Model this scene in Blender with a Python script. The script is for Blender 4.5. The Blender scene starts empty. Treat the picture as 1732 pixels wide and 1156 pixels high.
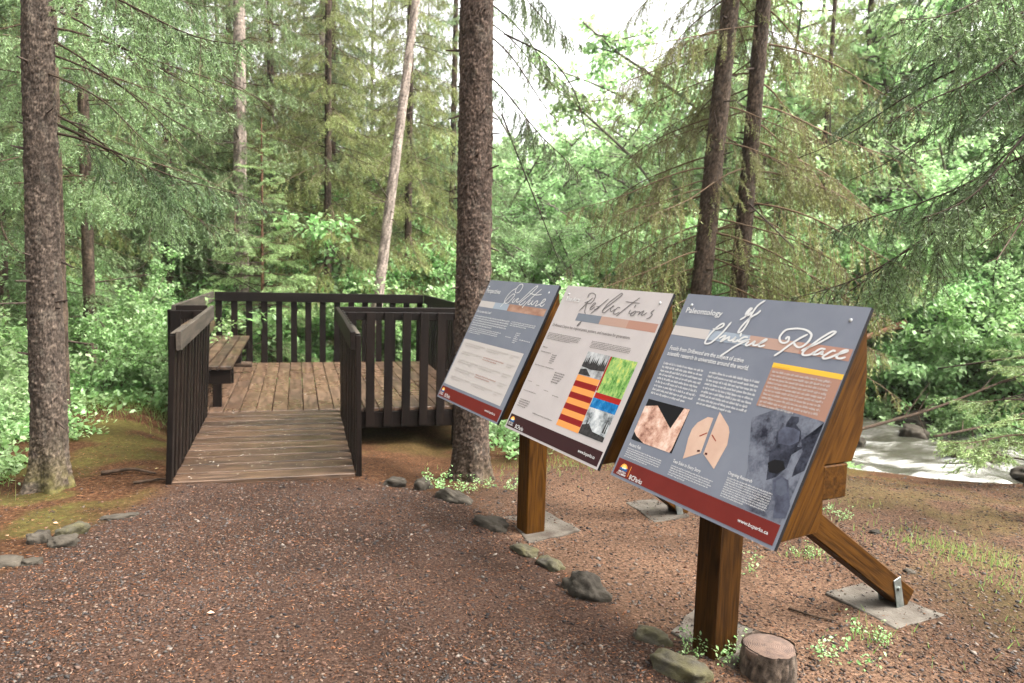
import bpy, bmesh, math, random
import numpy as np
from mathutils import Matrix, Vector
R = math.radians
rng = np.random.default_rng(7)
random.seed(7)
scene = bpy.context.scene
COL = scene.collection

# ------------------------------------------------------------------ camera
CAM_H = 1.61
cam_data = bpy.data.cameras.new('camera'); cam = bpy.data.objects.new('camera', cam_data); COL.objects.link(cam)
fw = Vector((0.0, 0.9943993, -0.1056887)); rt = Vector((0.9995718, 0.0030925, 0.0290962)); up = Vector((-0.0292600, 0.1056435, 0.9939735))
cam.matrix_world = Matrix(((rt.x, up.x, -fw.x, 0.0), (rt.y, up.y, -fw.y, 0.0), (rt.z, up.z, -fw.z, CAM_H), (0, 0, 0, 1)))
cam_data.sensor_width = 36.0
cam_data.lens = 1255.7 / 1732 * 36.0
cam_data.clip_start = 0.05; cam_data.clip_end = 1500
cam_data.dof.use_dof = True
cam_data.dof.focus_distance = 3.7
cam_data.dof.aperture_fstop = 3.2
scene.camera = cam

# ------------------------------------------------------------------ sky, sun, exposure
SUN_EL, SUN_AZ = 56.0, 100.0            # azimuth from +Y towards +X
world = bpy.data.worlds.new('World'); scene.world = world; world.use_nodes = True
wn = world.node_tree; wn.nodes.clear()
sky = wn.nodes.new('ShaderNodeTexSky'); sky.sky_type = 'NISHITA'; sky.sun_disc = False
sky.sun_elevation = R(SUN_EL); sky.sun_rotation = R(SUN_AZ); sky.air_density = 1.0; sky.dust_density = 6.0; sky.ozone_density = 1.0
hsv = wn.nodes.new('ShaderNodeHueSaturation'); hsv.inputs['Saturation'].default_value = 0.03
bg = wn.nodes.new('ShaderNodeBackground'); bg.inputs['Strength'].default_value = 0.15
wo = wn.nodes.new('ShaderNodeOutputWorld')
wn.links.new(sky.outputs[0], hsv.inputs['Color']); wn.links.new(hsv.outputs[0], bg.inputs[0]); wn.links.new(bg.outputs[0], wo.inputs[0])
sun_d = bpy.data.lights.new('sun', 'SUN'); sun_d.energy = 1.5; sun_d.angle = R(40); sun_d.color = (1.0, 0.94, 0.84)
sun = bpy.data.objects.new('sun', sun_d); COL.objects.link(sun)
sdir = Vector((math.sin(R(SUN_AZ)) * math.cos(R(SUN_EL)), math.cos(R(SUN_AZ)) * math.cos(R(SUN_EL)), math.sin(R(SUN_EL))))
sun.rotation_euler = sdir.to_track_quat('Z', 'Y').to_euler(); sun.location = (0, 0, 30)
vs = scene.view_settings
vs.view_transform = 'Standard'; vs.look = 'None'; vs.gamma = 1.0; vs.use_curve_mapping = False
vs.exposure = 2.6
cy = scene.cycles
cy.use_denoising = True
try: cy.denoiser = 'OPENIMAGEDENOISE'
except Exception: pass
cy.max_bounces = 8; cy.diffuse_bounces = 4; cy.glossy_bounces = 3; cy.transmission_bounces = 5; cy.transparent_max_bounces = 6
cy.sample_clamp_indirect = 6.0

# ------------------------------------------------------------------ materials
def srgb(r, g, b):
    f = lambda c: (c / 255 / 12.92) if c / 255 <= 0.04045 else ((c / 255 + 0.055) / 1.055) ** 2.4
    return (f(r), f(g), f(b), 1.0)
MATS = {}
def new_mat(name):
    m = bpy.data.materials.new(name); m.use_nodes = True; m.node_tree.nodes.clear(); MATS[name] = m
    return m, m.node_tree.nodes, m.node_tree.links
def N(nodes, kind, **kw):
    n = nodes.new(kind)
    for k, v in kw.items():
        if k in n.inputs: n.inputs[k].default_value = v
        else: setattr(n, k, v)
    return n
def ramp(nodes, stops):
    n = nodes.new('ShaderNodeValToRGB'); cr = n.color_ramp
    while len(cr.elements) < len(stops): cr.elements.new(0.5)
    for e, (p, c) in zip(cr.elements, stops): e.position = p; e.color = c if len(c) == 4 else (*c, 1)
    return n
def simple(name, c1, c2=None, scale=8.0, rough=0.6, bump=0.0, stretch=(1, 1, 1), detail=5.0, coord='Object', bscale=None, spec=0.4, wet=0.0, rnd=0.0):
    """two colours mixed by stretched noise, optional bump, optional per-object lightness change"""
    m, nd, lk = new_mat(name)
    out = N(nd, 'ShaderNodeOutputMaterial'); p = N(nd, 'ShaderNodeBsdfPrincipled', Roughness=rough)
    p.inputs['Specular IOR Level'].default_value = spec
    lk.new(p.outputs[0], out.inputs[0])
    tc = N(nd, 'ShaderNodeTexCoord'); mp = N(nd, 'ShaderNodeMapping'); mp.inputs['Scale'].default_value = stretch
    oi = N(nd, 'ShaderNodeObjectInfo')
    add = N(nd, 'ShaderNodeVectorMath', operation='ADD'); mul = N(nd, 'ShaderNodeVectorMath', operation='SCALE')
    mul.inputs[0].default_value = (17.3, 9.1, 5.7); lk.new(oi.outputs['Random'], mul.inputs['Scale'])
    lk.new(tc.outputs[coord], add.inputs[0]); lk.new(mul.outputs[0], add.inputs[1]); lk.new(add.outputs[0], mp.inputs[0])
    n1 = N(nd, 'ShaderNodeTexNoise', Scale=scale, Detail=detail, Roughness=0.6); lk.new(mp.outputs[0], n1.inputs['Vector'])
    c2 = c2 or c1
    rp = ramp(nd, [(0.3, c1), (0.7, c2)]); lk.new(n1.outputs[0], rp.inputs[0])
    src = rp.outputs[0]
    if rnd:
        mr = N(nd, 'ShaderNodeMapRange'); mr.inputs[3].default_value = 1 - rnd; mr.inputs[4].default_value = 1 + rnd
        lk.new(oi.outputs['Random'], mr.inputs[0])
        h = N(nd, 'ShaderNodeHueSaturation'); lk.new(mr.outputs[0], h.inputs['Value']); lk.new(src, h.inputs['Color']); src = h.outputs[0]
    lk.new(src, p.inputs['Base Color'])
    if wet:
        n3 = N(nd, 'ShaderNodeTexNoise', Scale=scale * 0.35, Detail=3.0); lk.new(mp.outputs[0], n3.inputs['Vector'])
        mr2 = N(nd, 'ShaderNodeMapRange'); mr2.inputs[1].default_value = 0.35; mr2.inputs[2].default_value = 0.65
        mr2.inputs[3].default_value = rough; mr2.inputs[4].default_value = rough - wet
        lk.new(n3.outputs[0], mr2.inputs[0]); lk.new(mr2.outputs[0], p.inputs['Roughness'])
    if bump:
        n2 = N(nd, 'ShaderNodeTexNoise', Scale=bscale or scale * 2.5, Detail=6.0, Roughness=0.65); lk.new(mp.outputs[0], n2.inputs['Vector'])
        b = N(nd, 'ShaderNodeBump', Strength=min(1.0, bump), Distance=0.01); lk.new(n2.outputs[0], b.inputs['Height']); lk.new(b.outputs[0], p.inputs['Normal'])
    return m
def wood(name, dark, light, rough=0.55, ring=26.0, bump=0.25, knots=0.0, rnd=0.12, wet=0.0, spec=0.3):
    """board with grain along its own X axis"""
    m, nd, lk = new_mat(name)
    out = N(nd, 'ShaderNodeOutputMaterial'); p = N(nd, 'ShaderNodeBsdfPrincipled', Roughness=rough); lk.new(p.outputs[0], out.inputs[0])
    tc = N(nd, 'ShaderNodeTexCoord'); oi = N(nd, 'ShaderNodeObjectInfo')
    mul = N(nd, 'ShaderNodeVectorMath', operation='SCALE'); mul.inputs[0].default_value = (13.1, 3.3, 7.7); lk.new(oi.outputs['Random'], mul.inputs['Scale'])
    add = N(nd, 'ShaderNodeVectorMath', operation='ADD'); lk.new(tc.outputs['Object'], add.inputs[0]); lk.new(mul.outputs[0], add.inputs[1])
    mp = N(nd, 'ShaderNodeMapping'); mp.inputs['Scale'].default_value = (0.9, 7.0, 7.0); lk.new(add.outputs[0], mp.inputs[0])
    wob = N(nd, 'ShaderNodeTexNoise', Scale=1.6, Detail=2.0); lk.new(mp.outputs[0], wob.inputs['Vector'])
    ws = N(nd, 'ShaderNodeMath', operation='MULTIPLY'); ws.inputs[1].default_value = ring; lk.new(wob.outputs[0], ws.inputs[0])
    sn = N(nd, 'ShaderNodeMath', operation='SINE'); lk.new(ws.outputs[0], sn.inputs[0])
    fib = N(nd, 'ShaderNodeTexNoise', Scale=22.0, Detail=4.0)
    mp2 = N(nd, 'ShaderNodeMapping'); mp2.inputs['Scale'].default_value = (0.35, 6.0, 6.0); lk.new(add.outputs[0], mp2.inputs[0]); lk.new(mp2.outputs[0], fib.inputs['Vector'])
    big = N(nd, 'ShaderNodeTexNoise', Scale=2.2, Detail=3.0); lk.new(add.outputs[0], big.inputs['Vector'])
    s1 = N(nd, 'ShaderNodeMath', operation='MULTIPLY_ADD'); s1.inputs[1].default_value = 0.14; lk.new(sn.outputs[0], s1.inputs[0]); lk.new(fib.outputs[0], s1.inputs[2])
    s2 = N(nd, 'ShaderNodeMath', operation='MULTIPLY_ADD'); s2.inputs[1].default_value = 0.55; lk.new(big.outputs[0], s2.inputs[0]); lk.new(s1.outputs[0], s2.inputs[2])
    rp = ramp(nd, [(0.48, dark), (1.05 if False else 1.0, light)]); lk.new(s2.outputs[0], rp.inputs[0])
    src = rp.outputs[0]
    if knots:
        vo = N(nd, 'ShaderNodeTexVoronoi', Scale=2.4); mpk = N(nd, 'ShaderNodeMapping'); mpk.inputs['Scale'].default_value = (1.0, 2.0, 2.0)
        lk.new(add.outputs[0], mpk.inputs[0]); lk.new(mpk.outputs[0], vo.inputs['Vector'])
        kr = ramp(nd, [(0.04, (0.25, 0.2, 0.18, 1)), (0.13, (1, 1, 1, 1))]); lk.new(vo.outputs['Distance'], kr.inputs[0])
        mx = N(nd, 'ShaderNodeMix', data_type='RGBA', blend_type='MULTIPLY'); mx.inputs[0].default_value = knots
        lk.new(src, mx.inputs[6]); lk.new(kr.outputs[0], mx.inputs[7]); src = mx.outputs[2]
    mr = N(nd, 'ShaderNodeMapRange'); mr.inputs[3].default_value = 1 - rnd; mr.inputs[4].default_value = 1 + rnd; lk.new(oi.outputs['Random'], mr.inputs[0])
    p.inputs['Specular IOR Level'].default_value = spec
    h = N(nd, 'ShaderNodeHueSaturation'); lk.new(mr.outputs[0], h.inputs['Value']); lk.new(src, h.inputs['Color']); lk.new(h.outputs[0], p.inputs['Base Color'])
    if wet:
        mr2 = N(nd, 'ShaderNodeMapRange'); mr2.inputs[1].default_value = 0.4; mr2.inputs[2].default_value = 0.62
        mr2.inputs[3].default_value = rough; mr2.inputs[4].default_value = rough - wet; lk.new(big.outputs[0], mr2.inputs[0]); lk.new(mr2.outputs[0], p.inputs['Roughness'])
    b = N(nd, 'ShaderNodeBump', Strength=bump, Distance=0.004); lk.new(s1.outputs[0], b.inputs['Height']); lk.new(b.outputs[0], p.inputs['Normal'])
    return m
def attr_mat(name, rough=0.6, translucent=0.0, bump=0.0, bscale=60.0, spec=0.3, noise=0.0, nscale=30.0, rnd=0.0, tint=(1, 1, 1)):
    """colour from the mesh's own per-piece colour attribute"""
    m, nd, lk = new_mat(name)
    out = N(nd, 'ShaderNodeOutputMaterial'); p = N(nd, 'ShaderNodeBsdfPrincipled', Roughness=rough); p.inputs['Specular IOR Level'].default_value = spec
    at = N(nd, 'ShaderNodeAttribute', attribute_name='col'); src = at.outputs['Color']
    tc = N(nd, 'ShaderNodeTexCoord')
    if noise:
        n1 = N(nd, 'ShaderNodeTexNoise', Scale=nscale, Detail=5.0); lk.new(tc.outputs['Object'], n1.inputs['Vector'])
        mr = N(nd, 'ShaderNodeMapRange'); mr.inputs[1].default_value = 0.3; mr.inputs[2].default_value = 0.7
        mr.inputs[3].default_value = 1 - noise; mr.inputs[4].default_value = 1 + noise; lk.new(n1.outputs[0], mr.inputs[0])
        h = N(nd, 'ShaderNodeHueSaturation'); lk.new(mr.outputs[0], h.inputs['Value']); lk.new(src, h.inputs['Color']); src = h.outputs[0]
    if rnd:
        oi = N(nd, 'ShaderNodeObjectInfo')
        mr = N(nd, 'ShaderNodeMapRange'); mr.inputs[3].default_value = 1 - rnd; mr.inputs[4].default_value = 1 + rnd; lk.new(oi.outputs['Random'], mr.inputs[0])
        mh = N(nd, 'ShaderNodeMapRange'); mh.inputs[3].default_value = 0.485; mh.inputs[4].default_value = 0.515; lk.new(oi.outputs['Random'], mh.inputs[0])
        h = N(nd, 'ShaderNodeHueSaturation'); lk.new(mr.outputs[0], h.inputs['Value']); lk.new(mh.outputs[0], h.inputs['Hue']); lk.new(src, h.inputs['Color']); src = h.outputs[0]
    lk.new(src, p.inputs['Base Color'])
    if bump:
        n2 = N(nd, 'ShaderNodeTexNoise', Scale=bscale, Detail=6.0, Roughness=0.7); lk.new(tc.outputs['Object'], n2.inputs['Vector'])
        b = N(nd, 'ShaderNodeBump', Strength=bump, Distance=0.008); lk.new(n2.outputs[0], b.inputs['Height']); lk.new(b.outputs[0], p.inputs['Normal'])
    if translucent:
        t = N(nd, 'ShaderNodeBsdfTranslucent'); lk.new(src, t.inputs['Color'])
        mx = N(nd, 'ShaderNodeMixShader'); mx.inputs[0].default_value = translucent
        lk.new(p.outputs[0], mx.inputs[1]); lk.new(t.outputs[0], mx.inputs[2]); lk.new(mx.outputs[0], out.inputs[0])
    else:
        lk.new(p.outputs[0], out.inputs[0])
    return m
M_NEEDLE = attr_mat('needles', 0.45, 0.34, rnd=0.15, spec=0.45)
M_LEAF = attr_mat('leaves', 0.40, 0.52, rnd=0.2, spec=0.5)
M_TWIG = attr_mat('twigs', 0.85, 0.0, spec=0.1)
M_BARK = attr_mat('bark', 0.9, 0.0, bump=1.0, bscale=48.0, spec=0.15, noise=0.55, nscale=30.0)
M_GRAVEL = attr_mat('gravel', 0.75, 0.0, spec=0.12, noise=0.25, nscale=120.0)
M_LITTER = attr_mat('litter', 0.85, 0.0, spec=0.05)
M_ROCK = simple('rock', (0.012, 0.010, 0.0075, 1), (0.058, 0.049, 0.038, 1), 8, 0.9, 1.0, bscale=34, spec=0.12, rnd=0.25)
M_MOSSROCK = simple('mossy_rock', (0.034, 0.030, 0.024, 1), (0.066, 0.058, 0.026, 1), 11, 0.9, 1.0, bscale=34, spec=0.2)
M_CONCRETE = simple('concrete', (0.10, 0.088, 0.072, 1), (0.034, 0.025, 0.018, 1), 8, 0.8, 0.6, bscale=60, spec=0.2)
M_RAIL = wood('dark_stained_rail', (0.0024, 0.0014, 0.0010, 1), (0.0082, 0.0048, 0.0034, 1), 0.5, 18, 0.25, rnd=0.25, spec=0.14)
M_RAILTOP = wood('weathered_lit_rail', (0.0128, 0.0096, 0.0064, 1), (0.048, 0.0368, 0.0264, 1), 0.7, 20, 0.4, rnd=0.1)  # paler rail: weathering, plus light on the left rails put into the colour
M_DECK = wood('wet_deck_board', (0.032, 0.0178, 0.0105, 1), (0.112, 0.068, 0.043, 1), 0.45, 22, 0.3, 0.35, 0.16, wet=0.22, spec=0.4)
M_RAMP = wood('worn_ramp_board', (0.013, 0.0075, 0.0045, 1), (0.072, 0.043, 0.027, 1), 0.48, 22, 0.5, 0.3, 0.3, wet=0.2, spec=0.35)
M_STAIN = wood('stained_timber', (0.020, 0.0076, 0.0012, 1), (0.058, 0.0228, 0.0030, 1), 0.6, 46, 0.3, 0.8, 0.12, spec=0.06)
M_SHADEPOST = wood('shaded_wet_timber', (0.012, 0.0046, 0.0008, 1), (0.036, 0.0142, 0.0022, 1), 0.55, 46, 0.3, 0.8, 0.1, spec=0.08)  # darker copy of the stained timber: panel's shade plus damp put into colour
M_METAL = simple('galvanised_metal', (0.30, 0.32, 0.30, 1), (0.12, 0.13, 0.12, 1), 18, 0.45, 0.1); MATS['galvanised_metal'].node_tree.nodes['Principled BSDF'].inputs['Metallic'].default_value = 0.8
M_SCREW = simple('screw_head', (0.10, 0.10, 0.10, 1), (0.5, 0.5, 0.5, 1), 60, 0.35)
M_CUTWOOD = simple('cut_wood', (0.052, 0.0272, 0.0176, 1), (0.104, 0.06, 0.04, 1), 30, 0.85, 0.5)
m_, nd_, lk_ = new_mat('cut_wood_rings'); out_ = N(nd_, 'ShaderNodeOutputMaterial'); p_ = N(nd_, 'ShaderNodeBsdfPrincipled', Roughness=0.9); lk_.new(p_.outputs[0], out_.inputs[0])
tc_ = N(nd_, 'ShaderNodeTexCoord'); wv_ = N(nd_, 'ShaderNodeTexWave', wave_type='RINGS', rings_direction='Z'); wv_.inputs['Scale'].default_value = 42; wv_.inputs['Distortion'].default_value = 5.0; wv_.inputs['Detail'].default_value = 3.0; lk_.new(tc_.outputs['Object'], wv_.inputs['Vector'])
ns_ = N(nd_, 'ShaderNodeTexNoise', Scale=24.0, Detail=6.0); lk_.new(tc_.outputs['Object'], ns_.inputs['Vector'])
mx_ = N(nd_, 'ShaderNodeMath', operation='MULTIPLY_ADD'); mx_.inputs[1].default_value = 0.22; lk_.new(wv_.outputs['Fac'], mx_.inputs[0]); lk_.new(ns_.outputs[0], mx_.inputs[2])
rp_ = ramp(nd_, [(0.35, (0.022, 0.013, 0.009)), (0.6, (0.07, 0.040, 0.027)), (0.85, (0.105, 0.066, 0.045))]); lk_.new(mx_.outputs[0], rp_.inputs[0]); lk_.new(rp_.outputs[0], p_.inputs['Base Color'])
bp_ = N(nd_, 'ShaderNodeBump', Strength=0.8, Distance=0.006); lk_.new(mx_.outputs[0], bp_.inputs['Height']); lk_.new(bp_.outputs[0], p_.inputs['Normal']); M_CUTWOOD = m_
M_EDGE = simple('panel_edge', (0.008, 0.008, 0.009, 1), None, 8, 0.5, spec=0.1)

# ------------------------------------------------------------------ helpers
def link(name, me, parent=None, mats=(), basis=None):
    o = bpy.data.objects.new(name, me); COL.objects.link(o)
    if me is not None and mats and not me.materials:
        for m in mats: me.materials.append(m)
    if parent is not None: o.parent = parent
    if basis is not None: o.matrix_basis = basis
    return o
def tag(o, label=None, cat=None, group=None, kind=None):
    if label: o['label'] = label
    if cat: o['category'] = cat
    if group: o['group'] = group
    if kind: o['kind'] = kind
    return o
def thing(name, label, cat, loc=(0, 0, 0), group=None, rz=0.0, sc=1.0):
    o = bpy.data.objects.new(name, None); COL.objects.link(o); o.empty_display_size = 0.1
    o.location = loc; o.rotation_euler = (0, 0, rz); o.scale = (sc, sc, sc)
    return tag(o, label, cat, group)
class Geo:
    """collects triangles; build() makes one mesh"""
    def __init__(s): s.v = []; s.t = []; s.m = []; s.c = []; s.n = 0
    def add(s, v, t, mat=0, col=(1, 1, 1)):
        v = np.asarray(v, float).reshape(-1, 3); t = np.asarray(t, int).reshape(-1, 3)
        if len(v) == 0: return
        c = np.asarray(col, float)
        c = np.broadcast_to(c[:, :3] if c.ndim == 2 else c[:3], (len(v), 3))
        s.v.append(v); s.t.append(t + s.n); s.m.append(np.full(len(t), mat)); s.c.append(c); s.n += len(v)
    def arrays(s):
        return np.concatenate(s.v), np.concatenate(s.t), np.concatenate(s.m), np.concatenate(s.c)
    def merge(s, arr, M=None, tint=None):
        v, t, m, c = arr
        if M is not None: v = v @ M[:3, :3].T + M[:3, 3]
        if tint is not None: c = c * tint
        s.v.append(v); s.t.append(t + s.n); s.m.append(m); s.c.append(c); s.n += len(v)
    def mesh(s, name, mats, smooth=False, off=(0, 0, 0)):
        v, t, m, c = s.arrays(); v = v - np.asarray(off, float)
        me = bpy.data.meshes.new(name)
        me.vertices.add(len(v)); me.vertices.foreach_set('co', v.astype(np.float32).ravel())
        me.loops.add(len(t) * 3); me.loops.foreach_set('vertex_index', t.astype(np.int32).ravel())
        me.polygons.add(len(t)); me.polygons.foreach_set('loop_start', (np.arange(len(t)) * 3).astype(np.int32))
        me.polygons.foreach_set('material_index', m.astype(np.int32))
        if smooth: me.polygons.foreach_set('use_smooth', np.ones(len(t), bool))
        a = me.color_attributes.new('col', 'FLOAT_COLOR', 'POINT')
        a.data.foreach_set('color', np.concatenate([c, np.ones((len(c), 1))], 1).astype(np.float32).ravel())
        for k in mats: me.materials.append(k)
        me.update(calc_edges=True); me.validate()
        return me
def unit(a):
    return a / np.maximum(np.linalg.norm(a, axis=-1, keepdims=True), 1e-9)
def frames(D):
    ref = np.where(np.abs(D[:, 2:3]) > 0.9, np.array([[1.0, 0, 0]]), np.array([[0, 0, 1.0]]))
    a = unit(np.cross(D, ref)); return a, np.cross(D, a)
def sticks(P0, P1, r0, r1, n=3):
    P0 = np.asarray(P0, float); P1 = np.asarray(P1, float); K = len(P0)
    if K == 0: return np.zeros((0, 3)), np.zeros((0, 3), int)
    r0 = np.broadcast_to(r0, (K,)); r1 = np.broadcast_to(r1, (K,))
    a, b = frames(unit(P1 - P0)); th = np.arange(n) * 2 * np.pi / n
    ring = a[:, None] * np.cos(th)[None, :, None] + b[:, None] * np.sin(th)[None, :, None]
    V = np.concatenate([P0[:, None] + ring * r0[:, None, None], P1[:, None] + ring * r1[:, None, None]], 1)
    i = np.arange(n); j = (i + 1) % n
    T = np.concatenate([np.stack([i, j, j + n], 1), np.stack([i, j + n, i + n], 1)])
    return V.reshape(-1, 3), (T[None] + (np.arange(K) * 2 * n)[:, None, None]).reshape(-1, 3)
def tube(P, r, n=8, cap=True):
    P = np.asarray(P, float); K = len(P); r = np.broadcast_to(r, (K,))
    D = unit(np.gradient(P, axis=0)); a, b = frames(D)
    for k in range(1, K):
        a[k] = a[k - 1] - D[k] * (a[k - 1] @ D[k]); a[k] /= np.linalg.norm(a[k]); b[k] = np.cross(D[k], a[k])
    th = np.arange(n) * 2 * np.pi / n
    V = P[:, None] + (a[:, None] * np.cos(th)[None, :, None] + b[:, None] * np.sin(th)[None, :, None]) * r[:, None, None]
    i = np.arange(n); j = (i + 1) % n; T = []
    for k in range(K - 1):
        T += [np.stack([i + k * n, j + k * n, j + k * n + n], 1), np.stack([i + k * n, j + k * n + n, i + k * n + n], 1)]
    V = V.reshape(-1, 3); T = np.concatenate(T)
    if cap:
        V = np.concatenate([V, P[:1], P[-1:]]); c0 = K * n; e = (K - 1) * n
        T = np.concatenate([T, np.stack([j, i, np.full(n, c0)], 1), np.stack([i + e, j + e, np.full(n, c0 + 1)], 1)])
    return V, T
def blades(B, D, L, W, r):
    K = len(B); s = unit(np.cross(D, r.normal(size=(K, 3)))) * (np.broadcast_to(W, (K,))[:, None] / 2)
    V = np.stack([B - s, B + s, B + D * np.broadcast_to(L, (K,))[:, None]], 1).reshape(-1, 3)
    return V, np.arange(K * 3).reshape(-1, 3)
def leafquads(B, D, Nn, L, W):
    K = len(B); S = unit(np.cross(D, Nn)); Nn = unit(np.cross(S, D)); L = np.broadcast_to(L, (K,))[:, None]; W = np.broadcast_to(W, (K,))[:, None]
    mid = B + D * L * 0.45 + Nn * L * 0.07
    V = np.stack([B, mid + S * W / 2, B + D * L - Nn * L * 0.08, mid - S * W / 2], 1).reshape(-1, 3)
    T = np.array([[0, 1, 2], [0, 2, 3]]); return V, (T[None] + (np.arange(K) * 4)[:, None, None]).reshape(-1, 3)
BOXES = {}
def box_mesh(name, dims, mat, bev=0.004):
    key = (tuple(round(d, 4) for d in dims), mat.name, bev)
    if key in BOXES: return BOXES[key]
    bm = bmesh.new(); bmesh.ops.create_cube(bm, size=1.0, matrix=Matrix.Diagonal((*dims, 1)))
    if bev: bmesh.ops.bevel(bm, geom=bm.edges[:], offset=bev, segments=1, affect='EDGES')
    me = bpy.data.meshes.new(name); bm.to_mesh(me); bm.free(); me.materials.append(mat); BOXES[key] = me
    return me
def board(name, parent, a, b, width_dir, w, t, mat, loc=(0, 0, 0), bev=0.004, jit=0.0):
    """timber from a to b (centre line); w along width_dir, t across; own X axis is its grain"""
    a = Vector(a); b = Vector(b); x = (b - a).normalized(); wd = Vector(width_dir); y = (wd - x * wd.dot(x)).normalized(); z = x.cross(y)
    me = box_mesh(name, ((b - a).length, w, t), mat, bev)
    c = (a + b) / 2 - Vector(loc)
    if jit:
        c += Vector((random.uniform(-jit, jit), random.uniform(-jit, jit), random.uniform(-jit, jit) * 0.5))
    M = Matrix(((x.x, y.x, z.x, c.x), (x.y, y.y, z.y, c.y), (x.z, y.z, z.z, c.z), (0, 0, 0, 1)))
    if jit: M = M @ Matrix.Rotation(random.uniform(-1, 1) * jit * 0.8, 4, 'X') @ Matrix.Rotation(random.uniform(-1, 1) * jit * 0.4, 4, 'Z')
    return link(name, me, parent, basis=M)
def sstep(a, b, x):
    t = np.clip((np.asarray(x, float) - a) / (b - a), 0, 1); return t * t * (3 - 2 * t)
def vnoise(x, y, s, seed=0):
    """smooth value noise"""
    x = np.asarray(x, float) / s; y = np.asarray(y, float) / s; xi = np.floor(x).astype(int); yi = np.floor(y).astype(int); fx = x - xi; fy = y - yi
    def h(i, j):
        k = (i * 374761393 + j * 668265263 + seed * 974711) & 0xffffffff; k = ((k ^ (k >> 13)) * 1274126177) & 0xffffffff
        return ((k ^ (k >> 16)) & 0xffff) / 65535.0
    fx = fx * fx * (3 - 2 * fx); fy = fy * fy * (3 - 2 * fy)
    return (h(xi, yi) * (1 - fx) + h(xi + 1, yi) * fx) * (1 - fy) + (h(xi, yi + 1) * (1 - fx) + h(xi + 1, yi + 1) * fx) * fy
def to_px(p):
    d = Vector(p) - Vector((0, 0, CAM_H)); k = d.dot(fw); return (866 + 1255.7 * d.dot(rt) / k, 578 - 1255.7 * d.dot(up) / k)
# ------------------------------------------------------------------ ground and creek
RIVER = np.array([(-8.0, 27.0), (-2.0, 19.5), (2.5, 13.6), (5.3, 10.2), (8.0, 8.3), (14.0, 5.6), (30.0, 2.0)])
def river_d(x, y):
    """signed distance to the creek's centre line; positive on the far side"""
    x = np.asarray(x, float); y = np.asarray(y, float); best = np.full(x.shape, 1e9); sg = np.ones(x.shape)
    for (ax, ay), (bx, by) in zip(RIVER[:-1], RIVER[1:]):
        dx, dy = bx - ax, by - ay; L = math.hypot(dx, dy)
        t = np.clip(((x - ax) * dx + (y - ay) * dy) / L ** 2, 0, 1); d = np.hypot(x - ax - t * dx, y - ay - t * dy)
        s = np.sign(-(dy) * (x - ax) + dx * (y - ay)); k = d < best; best = np.where(k, d, best); sg = np.where(k, s, sg)
    return best * np.where(sg == 0, 1, sg)
WATER_Z = -0.72
def ground_z(x, y):
    x = np.asarray(x, float); y = np.asarray(y, float)
    z = -0.06 * sstep(3.2, 5.4, y)
    z = z + 0.035 * np.exp(-((x + 0.9) / 1.1) ** 2) * sstep(1.0, 2.5, y) * (1 - sstep(4.4, 5.3, y))
    z = z - 0.36 * sstep(5.6, 8.0, y) * sstep(-3.4, -2.3, x + 0.29 * (y - 5.2))
    z = z - 0.10 * sstep(4.9, 6.0, y) * sstep(-1.15, -0.8, x) * (1 - sstep(-0.1, 0.6, x))
    z = z + 0.10 * sstep(-3.4, -6.0, x) * 1.0
    z = z - 0.06 * sstep(2.2, 4.2, x)
    d = river_d(x, y)
    bank = np.clip((-d - 1.5) / 1.7, 0, 1); bank = bank * bank * (3 - 2 * bank)
    near = WATER_Z - 0.3 + (z - WATER_Z + 0.3) * bank
    far = WATER_Z - 0.3 + 0.9 * sstep(1.5, 2.6, d) + 2.2 * sstep(3, 30, d)
    z = np.where(d < 0, near, far)
    z = z + (vnoise(x, y, 1.3, 1) - 0.5) * 0.05 + (vnoise(x, y, 0.28, 2) - 0.5) * 0.022
    return z
def gz(x, y): return float(ground_z(np.array([x]), np.array([y]))[0])
# how much of the surface is path gravel, moss
EDGE_R = np.array([(-0.75, 5.6), (-0.36, 5.05), (-0.05, 4.43), (0.2, 3.95), (0.45, 3.45), (0.66, 3.0), (0.72, 2.6), (0.75, 1.0)])
EDGE_L = np.array([(-2.42, 5.0), (-2.45, 4.7), (-2.45, 4.2), (-2.5, 3.7), (-2.7, 3.0), (-3.0, 1.0)])
def path_mask(x, y):
    xr = np.interp(y, EDGE_R[::-1, 1], EDGE_R[::-1, 0]); xl = np.interp(y, EDGE_L[::-1, 1], EDGE_L[::-1, 0])
    n = (vnoise(x, y, 0.4, 5) - 0.5) * 0.25
    return sstep(-0.12, 0.12, x - xl + n) * sstep(-0.1, 0.1, xr - x + n * 0.4) * (1 - sstep(5.3, 5.7, y))
def clearing_mask(x, y):
    """bare gravelly ground round the signs"""
    d = river_d(x, y); n = (vnoise(x, y, 0.7, 9) - 0.5) * 1.0
    return sstep(-0.5, 0.2, x + 0.1 + n * 0.3 + 0.6 * (y < 3.2)) * (1 - sstep(5.6, 7.6, y + n)) * sstep(2.6, 3.4, -d + n)
def moss_mask(x, y):
    a = vnoise(x, y, 0.55, 12) * 0.6 + vnoise(x, y, 0.17, 13) * 0.4
    left = sstep(-2.2, -2.9, x) * sstep(2.5, 4.2, y)
    strip = sstep(1.9, 2.6, x) * sstep(0.1, 0.6, a)
    m = np.clip(left * 1.0 + strip * 0.55 + 0.5 * sstep(6.8, 8.4, y), 0, 1)
    return np.clip(m * 0.85 * sstep(0.46, 0.66, a + 0.06), 0, 1) * (1 - path_mask(x, y))
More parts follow.
